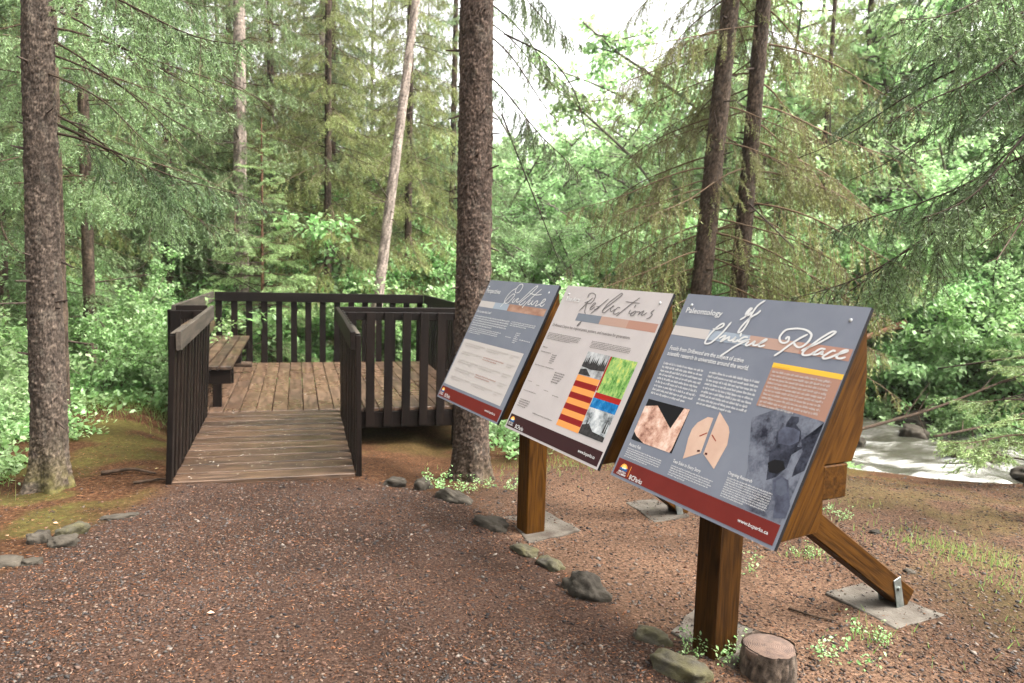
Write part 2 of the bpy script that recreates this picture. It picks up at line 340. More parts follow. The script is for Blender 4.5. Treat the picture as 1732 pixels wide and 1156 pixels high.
def axis(lo, hi, flo, fhi, f, g):
    a = [flo]; s = f
    while a[-1] > lo: s *= g; a.append(a[-1] - s)
    b = [fhi]; s = f
    while b[-1] < hi: s *= g; b.append(b[-1] + s)
    return np.array(sorted(a[1:]) + list(np.arange(flo, fhi, f)) + b)
gx = axis(-220, 220, -4.2, 6.0, 0.055, 1.12); gy = axis(-60, 260, 1.8, 9.5, 0.055, 1.10)
X, Y = np.meshgrid(gx, gy); Zg = ground_z(X, Y)
nx, ny = len(gx), len(gy); idx = np.arange(nx * ny).reshape(ny, nx)
q = np.stack([idx[:-1, :-1], idx[:-1, 1:], idx[1:, 1:], idx[1:, :-1]], -1).reshape(-1, 4)
pm = path_mask(X, Y); cm = clearing_mask(X, Y); mm = moss_mask(X, Y)
G = Geo(); G.add(np.stack([X, Y, Zg], -1), np.concatenate([q[:, [0, 1, 2]], q[:, [0, 2, 3]]]), 0, np.stack([pm, cm * (1 - pm), mm], -1).reshape(-1, 3))
m, nd, lk = new_mat('forest_floor')
out = N(nd, 'ShaderNodeOutputMaterial'); p = N(nd, 'ShaderNodeBsdfPrincipled', Roughness=0.9); p.inputs['Specular IOR Level'].default_value = 0.04; lk.new(p.outputs[0], out.inputs[0])
at = N(nd, 'ShaderNodeAttribute', attribute_name='col'); sp = N(nd, 'ShaderNodeSeparateColor'); lk.new(at.outputs['Color'], sp.inputs[0])
tc = N(nd, 'ShaderNodeTexCoord')
def noisecol(scale, stops, detail=6, rough=0.7):
    n = N(nd, 'ShaderNodeTexNoise', Scale=scale, Detail=detail, Roughness=rough); lk.new(tc.outputs['Object'], n.inputs['Vector'])
    r = ramp(nd, stops); lk.new(n.outputs[0], r.inputs[0]); return r.outputs[0]
litter = noisecol(34, [(0.3, (0.007, 0.0037, 0.0018)), (0.5, (0.044, 0.021, 0.0105)), (0.72, (0.115, 0.060, 0.031))])
path = noisecol(75, [(0.30, (0.005, 0.0026, 0.0016)), (0.5, (0.036, 0.0212, 0.0152)), (0.74, (0.095, 0.059, 0.043))])
clear = noisecol(60, [(0.30, (0.012, 0.007, 0.0045)), (0.5, (0.075, 0.044, 0.028)), (0.74, (0.19, 0.115, 0.078))])
moss = noisecol(26, [(0.3, (0.0222, 0.0192, 0.0059)), (0.55, (0.060, 0.050, 0.015)), (0.75, (0.0814, 0.0962, 0.0222))])
def mix(a, b, f):
    x = N(nd, 'ShaderNodeMix', data_type='RGBA'); lk.new(f, x.inputs[0]); lk.new(a, x.inputs[6]); lk.new(b, x.inputs[7]); return x.outputs[2]
c = mix(litter, clear, sp.outputs[1]); c = mix(c, path, sp.outputs[0]); c = mix(c, moss, sp.outputs[2])
big = N(nd, 'ShaderNodeTexNoise', Scale=1.1, Detail=3.0); lk.new(tc.outputs['Object'], big.inputs['Vector'])
mr = N(nd, 'ShaderNodeMapRange'); mr.inputs[1].default_value = 0.3; mr.inputs[2].default_value = 0.7; mr.inputs[3].default_value = 0.6; mr.inputs[4].default_value = 1.35; lk.new(big.outputs[0], mr.inputs[0])
h = N(nd, 'ShaderNodeHueSaturation'); lk.new(mr.outputs[0], h.inputs['Value']); lk.new(c, h.inputs['Color']); lk.new(h.outputs[0], p.inputs['Base Color'])
n2 = N(nd, 'ShaderNodeTexNoise', Scale=85.0, Detail=6.0, Roughness=0.75); lk.new(tc.outputs['Object'], n2.inputs['Vector'])
b = N(nd, 'ShaderNodeBump', Strength=0.9, Distance=0.012); lk.new(n2.outputs[0], b.inputs['Height']); lk.new(b.outputs[0], p.inputs['Normal'])
M_GROUND = m
tag(link('ground', G.mesh('ground', [M_GROUND], True)), 'forest floor of gravel, needle litter and moss', kind='structure')

# loose gravel and needle litter: too many to count
def in_view(x, y):
    d = np.stack([x, y, np.zeros_like(x) - CAM_H], -1); k = d @ np.array(fw); u_ = (d @ np.array(rt)) / k; v_ = (d @ np.array(up)) / k
    return (k > 0.3) & (np.abs(u_) < 0.74) & (v_ > -0.56)
def scatter(n, fpx, ymax=7.5, xr=(-3.6, 5.0)):
    x = rng.uniform(xr[0], xr[1], n); y = 1.7 + (ymax - 1.7) * rng.random(n) ** 1.5
    k = in_view(x, y) & (rng.random(n) < fpx(x, y)); return x[k], y[k]
def pebbles(name, x, y, size, cols, mat, label, flat=0.45, zz=None):
    K = len(x); base = np.array([(1, 0, 0), (0, 1, 0), (-1, 0, 0), (0, -1, 0), (0, 0, 1), (0, 0, -1)], float)
    T = np.array([(0, 1, 4), (1, 2, 4), (2, 3, 4), (3, 0, 4), (1, 0, 5), (2, 1, 5), (3, 2, 5), (0, 3, 5)])
    V = base[None] * rng.uniform(0.6, 1.25, (K, 6, 1)) + rng.normal(0, 0.14, (K, 6, 3))
    V *= size[:, None, None] * np.stack([rng.uniform(0.8, 1.4, K), rng.uniform(0.6, 1.0, K), rng.uniform(0.25, flat + 0.2, K)], -1)[:, None]
    a = rng.uniform(0, 6.28, K); ca, sa = np.cos(a)[:, None], np.sin(a)[:, None]
    V = np.stack([V[..., 0] * ca - V[..., 1] * sa, V[..., 0] * sa + V[..., 1] * ca, V[..., 2] + V[..., 0] * rng.normal(0, 0.25, (K, 1))], -1)
    V += np.stack([x, y, (ground_z(x, y) if zz is None else zz) + size * 0.12], -1)[:, None]
    c = cols[rng.integers(0, len(cols), K)] * rng.uniform(0.35, 1.0, (K, 1))
    g = Geo(); g.add(V.reshape(-1, 3), (T[None] + (np.arange(K) * 6)[:, None, None]).reshape(-1, 3), 0, np.repeat(c, 6, 0))
    return tag(link(name, g.mesh(name, [mat])), label, kind='stuff')
GCOL = np.array([(0.0898, 0.0494, 0.0337), (0.0598, 0.0344, 0.0247), (0.1197, 0.0703, 0.0508), (0.0374, 0.0269, 0.0224), (0.0209, 0.0179, 0.0172), (0.0823, 0.0688, 0.0598), (0.1421, 0.101, 0.0748), (0.0972, 0.0433, 0.0224), (0.0524, 0.0449, 0.0419)])
x, y = scatter(210000, lambda x, y: np.clip(path_mask(x, y) * 0.95 + 0.85 * clearing_mask(x, y) * (1 - 0.7 * moss_mask(x, y)) + 0.08, 0, 1) * (1 - 0.6 * sstep(3.5, 7.5, y)) * (0.45 + 0.55 * sstep(0.3, 0.7, vnoise(x, y, 0.9, 61))))
size = 0.0040 + 0.0052 * rng.random(len(x)) ** 2 + 0.009 * rng.random(len(x)) ** 9
pebbles('path_gravel', x, y, size, GCOL, M_GRAVEL, 'fine brown and grey gravel covering the path and clearing')
x, y = scatter(11000, lambda x, y: (path_mask(x, y) * 0.8 + clearing_mask(x, y)) * (0.08 + 0.92 * sstep(0.48, 0.72, vnoise(x, y, 0.7, 21))))
pebbles('coarse_gravel', x, y, 0.007 + 0.011 * rng.random(len(x)) ** 3, np.array([(0.06, 0.052, 0.048), (0.03, 0.026, 0.024), (0.11, 0.095, 0.083), (0.085, 0.055, 0.042), (0.15, 0.125, 0.105)]), M_GRAVEL, 'coarser grey stones strewn over the gravel', 0.5)
x, y = scatter(105000, lambda x, y: np.clip(0.2 + 0.8 * sstep(0.35, 0.65, vnoise(x, y, 0.8, 63)), 0, 1) * (1 - 0.4 * path_mask(x, y)) * (1 - 0.5 * sstep(4, 7.5, y)))
K = len(x); a = rng.uniform(0, 6.28, K); D = unit(np.stack([np.cos(a), np.sin(a), rng.normal(0.05, 0.18, K)], -1))
v, t = blades(np.stack([x, y, ground_z(x, y) + 0.003 + 0.004 * rng.random(K)], -1), D, rng.uniform(0.01, 0.028, K), rng.uniform(0.0016, 0.0036, K), rng)
LC = np.array([(0.16, 0.06, 0.024), (0.21, 0.088, 0.042), (0.09, 0.036, 0.018), (0.25, 0.14, 0.078), (0.14, 0.07, 0.04)])
g = Geo(); g.add(v, t, 0, np.repeat(LC[rng.integers(0, 5, K)] * rng.uniform(0.45, 1.15, (K, 1)), 3, 0))
tag(link('needle_litter', g.mesh('needle_litter', [M_LITTER])), 'fallen brown spruce needles strewn over the ground', kind='stuff')

# creek
wx = np.linspace(-2.1, 2.1, 46); ws = []
seg = []
tt = np.linspace(0, 1, 40)
pts = []
for (A, B) in zip(RIVER[:-1], RIVER[1:]):
    n_ = int(np.hypot(*(B - A)) / 0.11)
    pts += [A + (B - A) * k / n_ for k in range(n_)]
pts = np.array(pts)
for _ in range(60): pts[1:-1] = (pts[:-2] + pts[1:-1] * 2 + pts[2:]) / 4
dd = unit(np.gradient(pts, axis=0)); nn = np.stack([-dd[:, 1], dd[:, 0]], -1)
Wx = pts[:, None, 0] + nn[:, None, 0] * wx[None]; Wy = pts[:, None, 1] + nn[:, None, 1] * wx[None]
along = np.cumsum(np.r_[0, np.hypot(*np.diff(pts, axis=0).T)])[:, None] + 0 * wx[None]
Wz = WATER_Z + 0.16 * (vnoise(along, wx[None] + 0 * along, 0.75, 31) - 0.5) + 0.10 * (vnoise(along, wx[None] + 0 * along, 0.24, 32) - 0.5) + 0.04 * (vnoise(along * 0.6, wx[None] + 0 * along, 0.1, 33) - 0.5)
n0, n1 = Wx.shape; idx = np.arange(n0 * n1).reshape(n0, n1)
q = np.stack([idx[:-1, :-1], idx[1:, :-1], idx[1:, 1:], idx[:-1, 1:]], -1).reshape(-1, 4)
g = Geo(); foam = np.clip(sstep(0.47, 0.80, vnoise(along * 0.55, wx[None] + 0 * along, 0.3, 36) * 0.6 + vnoise(along, wx[None] + 0 * along, 0.09, 37) * 0.4 + 0.1 * sstep(-0.2, 1.4, -wx[None])), 0, 1)
g.add(np.stack([Wx, Wy, Wz], -1), np.concatenate([q[:, [0, 2, 1]], q[:, [0, 3, 2]]]), 0, np.repeat(0.48 * foam.reshape(-1, 1) + 0.13, 3, 1))
m, nd, lk = new_mat('creek_water')
out = N(nd, 'ShaderNodeOutputMaterial'); p = N(nd, 'ShaderNodeBsdfPrincipled', Roughness=0.08); lk.new(p.outputs[0], out.inputs[0])
at = N(nd, 'ShaderNodeAttribute', attribute_name='col'); tc = N(nd, 'ShaderNodeTexCoord')
mpw = N(nd, 'ShaderNodeMapping'); mpw.inputs['Rotation'].default_value = (0, 0, R(36)); mpw.inputs['Scale'].default_value = (0.55, 1.6, 1.0); lk.new(tc.outputs['Object'], mpw.inputs[0])
nz = N(nd, 'ShaderNodeTexNoise', Scale=5.5, Detail=8.0, Roughness=0.78); lk.new(mpw.outputs[0], nz.inputs['Vector'])
ad = N(nd, 'ShaderNodeMath', operation='MULTIPLY_ADD'); ad.inputs[1].default_value = 1.3; ad.inputs[2].default_value = -0.68; lk.new(nz.outputs[0], ad.inputs[0])
a2 = N(nd, 'ShaderNodeMath', operation='ADD', use_clamp=True); lk.new(ad.outputs[0], a2.inputs[0]); lk.new(at.outputs['Fac'], a2.inputs[1])
rp = ramp(nd, [(0.12, (0.035, 0.032, 0.024)), (0.42, (0.12, 0.115, 0.10)), (0.85, (0.45, 0.455, 0.45))]); lk.new(a2.outputs[0], rp.inputs[0]); lk.new(rp.outputs[0], p.inputs['Base Color'])
rr = N(nd, 'ShaderNodeMapRange'); rr.inputs[3].default_value = 0.08; rr.inputs[4].default_value = 0.6; lk.new(a2.outputs[0], rr.inputs[0]); lk.new(rr.outputs[0], p.inputs['Roughness'])
b = N(nd, 'ShaderNodeBump', Strength=0.5, Distance=0.03); lk.new(nz.outputs[0], b.inputs['Height']); lk.new(b.outputs[0], p.inputs['Normal'])
tag(link('creek_water', g.mesh('creek_water', [m], True)), 'shallow creek running fast and white over stones', kind='structure')
# ------------------------------------------------------------------ viewing platform with ramp and railings
TH = R(-16.24); DO = np.array([-2.444, 5.242]); Dd = np.array([math.sin(TH), math.cos(TH)]); Dl = np.array([math.cos(TH), -math.sin(TH)])
def DP(lat, al, z): q_ = DO + Dl * lat + Dd * al; return Vector((q_[0], q_[1], z))
dV = Vector((Dd[0], Dd[1], 0)); lV = Vector((Dl[0], Dl[1], 0)); ZV = Vector((0, 0, 1))
RW, RL, HD, DB, LL, LR_ = 1.32, 2.38, -0.015, 6.12, -0.34, 2.87
Z0, ZN, ZF, ZT = -0.05, 1.055, 1.085, 1.055
plat_loc = DP(RW / 2, RL, -0.4)
plat = thing('viewing_platform', 'dark brown wooden viewing platform with slatted railings and a short ramp', 'platform', plat_loc)
def bd(name, a, b, wd, w, t, mat=M_RAIL, jit=0.0, parent=None, bev=0.004):
    return board(name, parent or plat, a, b, wd, w, t, mat, plat_loc, bev, jit)
nP = 20; pitch = (LR_ - LL) / nP
for k in range(nP):
    lat = LL + pitch * (k + 0.5)
    bd('deck_plank', DP(lat, RL + 0.004, HD - 0.02), DP(lat, DB - 0.02, HD - 0.02), lV, pitch - 0.009, 0.038, M_DECK, 0.0015)
nR = 11; rp_ = RL / nR
for k in range(nR):
    al = rp_ * (k + 0.5); z = Z0 + (HD - Z0) * (k + 0.5) / nR - 0.02
    bd('ramp_plank', DP(0.004, al, z), DP(RW - 0.004, al, z), dV, rp_ - 0.012, 0.038, M_RAMP, 0.003)
for lat in (0.1, RW / 2, RW - 0.1):
    bd('ramp_joist', DP(lat, 0.1, -0.115), DP(lat, RL - 0.01, -0.105), ZV, 0.1, 0.045)
# frame below
bd('fascia_board', DP(RW + 0.003, RL + 0.024, HD - 0.135), DP(LR_, RL + 0.024, HD - 0.135), ZV, 0.18, 0.038)
bd('fascia_board', DP(LL, RL + 0.024, HD - 0.135), DP(-0.003, RL + 0.024, HD - 0.135), ZV, 0.18, 0.038)
bd('fascia_board', DP(LL, DB - 0.04, HD - 0.135), DP(LR_, DB - 0.04, HD - 0.135), ZV, 0.18, 0.038)
for lat in (LL + 0.02, LR_ - 0.02):
    bd('fascia_board', DP(lat, RL + 0.045, HD - 0.135), DP(lat, DB - 0.06, HD - 0.135), ZV, 0.18, 0.038)
for lat in np.linspace(LL + 0.4, LR_ - 0.4, 6):
    bd('joist', DP(lat, RL + 0.05, HD - 0.13), DP(lat, DB - 0.07, HD - 0.13), ZV, 0.17, 0.045)
for lat in (LL + 0.25, 1.3, LR_ - 0.25):
    for al in (RL + 0.3, 4.2, DB - 0.3):
        q_ = DP(lat, al, 0); g_ = gz(q_.x, q_.y)
        bd('support_post', DP(lat + 0.07, al, g_ - 0.05), DP(lat + 0.07, al, HD - 0.05), lV, 0.12, 0.12)
BW, BT = 0.092, 0.040
# front railing, right of the ramp (slats outside, rail inside)
def slats(p0, p1, n, inward, zb, zt, out=0.0, wd=None):
    p0 = np.array(p0); p1 = np.array(p1)
    for k in range(n):
        q_ = p0 + (p1 - p0) * (k / max(1, n - 1))
        z1 = zt(k / max(1, n - 1)) if callable(zt) else zt; z0 = zb(k / max(1, n - 1)) if callable(zb) else zb
        bd('baluster', DP(q_[0], q_[1], z0), DP(q_[0] + out, q_[1], z1), wd, BW, BT, M_RAIL, 0.003, bev=0.003)
slats((RW + 0.125, RL - 0.018), (LR_ - 0.06, RL - 0.018), 8, 1, HD - 0.20, ZF - 0.05, wd=lV)
bd('top_rail', DP(RW - 0.0, RL + 0.062, ZF - 0.07), DP(LR_ - 0.042, RL + 0.062, ZF - 0.07), ZV, 0.14, 0.038)
bd('mid_rail', DP(RW + 0.03, RL + 0.022, ZF - 0.095), DP(LR_ - 0.042, RL + 0.022, ZF - 0.095), ZV, 0.085, 0.038)
slats((LL + 0.045, RL - 0.018), (LL + 0.26, RL - 0.018), 2, 1, HD - 0.22, ZF - 0.05, wd=lV)
bd('top_rail', DP(LL + 0.042, RL + 0.062, ZF - 0.07), DP(0.0, RL + 0.062, ZF - 0.07), ZV, 0.14, 0.038)
bd('mid_rail', DP(LL + 0.042, RL + 0.022, ZF - 0.095), DP(-0.05, RL + 0.022, ZF - 0.095), ZV, 0.085, 0.038)
# back railing
slats((LL + 0.1, DB + 0.002), (LR_ - 0.1, DB + 0.002), 15, -1, HD - 0.22, ZT - 0.02, wd=lV)
bd('top_rail', DP(LL + 0.05, DB - 0.042, ZT - 0.07), DP(LR_ - 0.05, DB - 0.042, ZT - 0.07), ZV, 0.14, 0.038)
# side railings
for lat, inn in ((LL, 1), (LR_, -1)):
    slats((lat - inn * 0.022, RL + 0.12), (lat - inn * 0.022, DB - 0.12), 17, inn, HD - 0.22, ZT - 0.02, wd=dV)
    bd('top_rail', DP(lat + inn * 0.022, RL + 0.04, ZF - 0.07), DP(lat + inn * 0.022, DB - 0.02, ZT - 0.07), ZV, 0.14, 0.038, M_RAILTOP if lat < 0 else M_RAIL)
# ramp railings
for lat, inn, ln_ in ((0.0, 1, 0.05), (RW, -1, 0.015)):
    slats((lat - inn * 0.024, 0.05), (lat - inn * 0.024, RL - 0.14), 12, inn, lambda t: -0.16 - 0.06 * t, lambda t: ZN - 0.03 + (ZF - ZN) * t, out=inn * ln_, wd=dV)
    bd('top_rail', DP(lat + inn * (0.018 + ln_), -0.01, ZN - 0.07), DP(lat + inn * (0.018 + ln_ * 0.6), RL + 0.04, ZF - 0.07), ZV, 0.14, 0.038, M_RAILTOP if inn > 0 else M_RAIL)
    bd('rail_cap', DP(lat - inn * (0.022 - ln_), 0.015, ZN - 0.018), DP(lat - inn * (0.022 - ln_), 0.6, ZN - 0.010), lV, 0.034, 0.010, M_RAILTOP)
# bench built along the left railing: stands on the deck
bl = DP(0.0, 3.6, HD)
bench = thing('bench', 'long slatted brown wooden bench along the left side of the platform', 'bench', bl)
def bb(name, a, b, wd, w, t, mat=M_RAMP, jit=0.0): return board(name, bench, a, b, wd, w, t, mat, bl, 0.004, jit)
B0, B1, SZ = 2.62, 5.85, HD + 0.44
for k in range(4):
    bb('seat_slat', DP(-0.235 + 0.128 * k, B0, SZ - 0.019), DP(-0.235 + 0.128 * k, B1, SZ - 0.019), lV, 0.112, 0.038, M_RAMP, 0.003)
for z in (0.60, 0.80):
    bb('backrest_slat', DP(-0.283 + (z - 0.6) * -0.05, B0, z + HD), DP(-0.283 + (z - 0.6) * -0.05, B1, z + HD), ZV, 0.13, 0.034, M_RAMP, 0.002)
for al in (B0 + 0.06, (B0 + B1) / 2, B1 - 0.06):
    bb('seat_support', DP(-0.26, al, SZ - 0.115), DP(0.20, al, SZ - 0.115), ZV, 0.15, 0.06, M_RAIL)
    for lat in (-0.2, 0.06):
        bb('leg', DP(lat, al, HD + 0.0), DP(lat, al, SZ - 0.19), lV, 0.09, 0.06, M_RAIL)
# scattered petals, catkins and seeds on the boards
x = rng.uniform(0, 1, 900); K = 900
lat = np.where(x < 0.6, rng.uniform(0.05, RW - 0.05, K), rng.uniform(0, 2.6, K)); al = np.where(x < 0.6, rng.uniform(0.05, RL, K), RL + rng.random(K) ** 1.5 * 3.3)
k_ = rng.random(K) < 0.75 * (0.25 + vnoise(lat, al, 0.5, 44)); lat, al = lat[k_], al[k_]; K = len(lat)
zz = np.where(al < RL, Z0 + (HD - Z0) * al / RL, HD) + 0.005
B = np.stack([DO[0] + Dl[0] * lat + Dd[0] * al, DO[1] + Dl[1] * lat + Dd[1] * al, zz], -1); a = rng.uniform(0, 6.28, K)
D = unit(np.stack([np.cos(a), np.sin(a), rng.uniform(0, 0.15, K)], -1))
v, t = leafquads(B, D, np.tile([0, 0, 1.0], (K, 1)), rng.uniform(0.008, 0.02, K), rng.uniform(0.004, 0.011, K))
g = Geo(); g.add(v, t, 0, np.repeat(np.array([(0.5, 0.44, 0.33), (0.62, 0.58, 0.5), (0.33, 0.24, 0.15)])[rng.integers(0, 3, K)], 4, 0))
tag(link('fallen_petals', g.mesh('fallen_petals', [M_LITTER])), 'pale fallen petals and seed husks on the ramp and deck boards', kind='stuff')
STROKES={0:[[[0.4542,0.075],[0.4365,0.066],[0.4357,0.0361],[0.4634,0.0133],[0.4936,0.0153],[0.5056,0.0362],[0.4913,0.0665],[0.4617,0.0762]],[[0.4416,0.0392],[0.387,0.0652],[0.3559,0.1037],[0.3503,0.1376],[0.368,0.1532],[0.4041,0.1492],[0.429,0.126],[0.4494,0.0984],[0.4443,0.0854],[0.4196,0.0868],[0.3966,0.1047],[0.3695,0.1331],[0.3263,0.1845]],[[0.4681,0.1121],[0.4587,0.1374],[0.4797,0.1393],[0.4993,0.1184],[0.5208,0.1106],[0.5103,0.1308],[0.5277,0.1362],[0.5551,0.1247],[0.596,0.0868],[0.6489,0.0359],[0.6845,0.0151],[0.6891,0.0276],[0.6458,0.0744],[0.5908,0.116],[0.5595,0.1438],[0.5851,0.1517],[0.6093,0.1373],[0.625,0.1203]],[[0.7539,0.0324],[0.7049,0.0743],[0.6593,0.1181],[0.6313,0.1485],[0.6183,0.1685]],[[0.6307,0.0672],[0.6799,0.0725],[0.7228,0.0749],[0.7823,0.0669]],[[0.6824,0.1103],[0.6665,0.1335],[0.6798,0.1421],[0.7002,0.1313],[0.7129,0.1116],[0.7083,0.1339],[0.73,0.1387],[0.748,0.1188],[0.7623,0.1116],[0.7741,0.1155],[0.7683,0.1361],[0.7676,0.1454],[0.7841,0.1412],[0.8008,0.1339],[0.8339,0.1194],[0.8538,0.1028],[0.8466,0.094],[0.8302,0.1012],[0.8174,0.1266],[0.8256,0.1398],[0.8506,0.1396],[0.8651,0.1234]]],1:[[[0.2557,0.0631],[0.2525,0.0426],[0.2808,0.0341],[0.3149,0.0424],[0.3234,0.0623],[0.3096,0.0904],[0.2794,0.0959],[0.2703,0.0913]],[[0.3049,0.0601],[0.2715,0.093],[0.2285,0.146]],[[0.2467,0.0947],[0.2809,0.0821]],[[0.2554,0.0906],[0.2704,0.1033],[0.2806,0.1334],[0.2873,0.1465],[0.3024,0.1555]],[[0.3223,0.12],[0.3425,0.105],[0.3531,0.0924],[0.3418,0.0882],[0.3265,0.1061],[0.3231,0.125],[0.3403,0.1254],[0.3618,0.1086]],[[0.4508,0.0577],[0.4113,0.0934],[0.3712,0.1297],[0.3479,0.1517]],[[0.3723,0.1078],[0.3995,0.1075],[0.3865,0.1202],[0.3626,0.1253]],[[0.4405,0.1276],[0.4601,0.0866],[0.4987,0.0514],[0.536,0.0232],[0.5491,0.0241],[0.5415,0.039],[0.493,0.0811],[0.4492,0.117],[0.4474,0.1336],[0.4672,0.1353],[0.4865,0.1174],[0.5078,0.1028],[0.5232,0.0952],[0.5124,0.0944],[0.5063,0.1159],[0.5225,0.1243],[0.5434,0.1098]],[[0.5825,0.1004],[0.5613,0.0988],[0.5447,0.1193],[0.5443,0.1338],[0.5657,0.1353],[0.5919,0.122]],[[0.7043,0.0355],[0.66,0.0695],[0.6115,0.1141],[0.5786,0.147]],[[0.6029,0.064],[0.6571,0.065],[0.7233,0.0652]],[[0.6723,0.103],[0.6702,0.1219],[0.6858,0.1238],[0.6936,0.1138]],[[0.6967,0.0748],[0.6927,0.0906]],[[0.7071,0.1127],[0.6903,0.1234],[0.6916,0.1326],[0.7095,0.1311],[0.7205,0.1116],[0.7087,0.108],[0.7,0.1164]],[[0.7205,0.1116],[0.7514,0.1092],[0.745,0.1281]],[[0.7457,0.1219],[0.7739,0.1013],[0.775,0.1103],[0.7694,0.1229],[0.7867,0.1215],[0.8052,0.1079]],[[0.8511,0.0892],[0.8348,0.1055],[0.8503,0.1161],[0.8382,0.1321],[0.8207,0.1396]],[[0.2974,0.2],[0.2796,0.2153],[0.2738,0.2312],[0.2886,0.2195],[0.2974,0.2]]],2:[[[0.3722,0.0978],[0.395,0.0793],[0.4041,0.0557],[0.4108,0.045],[0.4013,0.0445],[0.3919,0.0617],[0.3924,0.0744],[0.4071,0.0732],[0.4171,0.0572]],[[0.4628,0.0036],[0.4352,0.0281],[0.4225,0.0618],[0.4209,0.0821],[0.4186,0.1125],[0.4091,0.1411],[0.3916,0.1518],[0.394,0.13],[0.411,0.0981],[0.43,0.0763],[0.4497,0.0621],[0.46,0.0476]],[[0.2436,0.1516],[0.2716,0.1475],[0.2943,0.1348],[0.2944,0.123],[0.2819,0.1242],[0.2625,0.1431],[0.2428,0.1741],[0.2326,0.2042],[0.2355,0.2183],[0.2595,0.2155],[0.282,0.1959],[0.3097,0.1566],[0.3314,0.1105]],[[0.3011,0.1885],[0.3204,0.176],[0.3327,0.1747],[0.3178,0.2008],[0.341,0.184],[0.3552,0.1747],[0.3557,0.1874],[0.3673,0.1911],[0.3812,0.1819],[0.3892,0.1735],[0.3834,0.1918],[0.3988,0.1912],[0.406,0.1816]],[[0.4084,0.1512],[0.4114,0.1685]],[[0.4528,0.1663],[0.4322,0.1674],[0.4131,0.1833],[0.4162,0.1892],[0.4352,0.1844],[0.4605,0.1753]],[[0.4678,0.172],[0.4082,0.2089],[0.3786,0.2352],[0.3486,0.2619]],[[0.467,0.182],[0.4562,0.1956],[0.4648,0.2006],[0.483,0.1899],[0.4949,0.1787],[0.4937,0.1934],[0.5059,0.1944],[0.52,0.1878],[0.537,0.1761],[0.5491,0.1663],[0.5426,0.1647],[0.5273,0.1797],[0.5223,0.1924],[0.5327,0.1959],[0.5519,0.1887]],[[0.6346,0.1539],[0.6403,0.1442],[0.6486,0.1455],[0.6505,0.16],[0.6389,0.1681],[0.6231,0.1678],[0.6091,0.158],[0.6054,0.1424],[0.6159,0.1206],[0.635,0.1118],[0.6754,0.1055],[0.7116,0.1085],[0.7361,0.1192],[0.743,0.1316],[0.739,0.1518],[0.7237,0.1712],[0.707,0.1777],[0.6888,0.1711],[0.6801,0.1632]],[[0.7248,0.1237],[0.6958,0.1436],[0.6611,0.1767],[0.6359,0.2047],[0.6141,0.2245]],[[0.7245,0.1887],[0.7486,0.1725],[0.784,0.1508],[0.8181,0.1232],[0.8335,0.1066],[0.8313,0.1015],[0.817,0.1052],[0.7868,0.1311],[0.7585,0.1626],[0.7383,0.1869],[0.736,0.2003],[0.7487,0.204],[0.77,0.1979],[0.7832,0.1854]],[[0.8231,0.1706],[0.8025,0.1711],[0.7841,0.1874],[0.7834,0.1961],[0.8002,0.1917],[0.8154,0.179],[0.8133,0.1899],[0.8221,0.1888]],[[0.8658,0.1725],[0.8533,0.172],[0.835,0.187],[0.8244,0.1991],[0.834,0.2051],[0.8553,0.1969],[0.8762,0.1836],[0.8965,0.1747],[0.9104,0.1667],[0.9067,0.163],[0.8919,0.1691],[0.8779,0.1875],[0.8814,0.1954],[0.8947,0.1956],[0.9135,0.1889]]]}
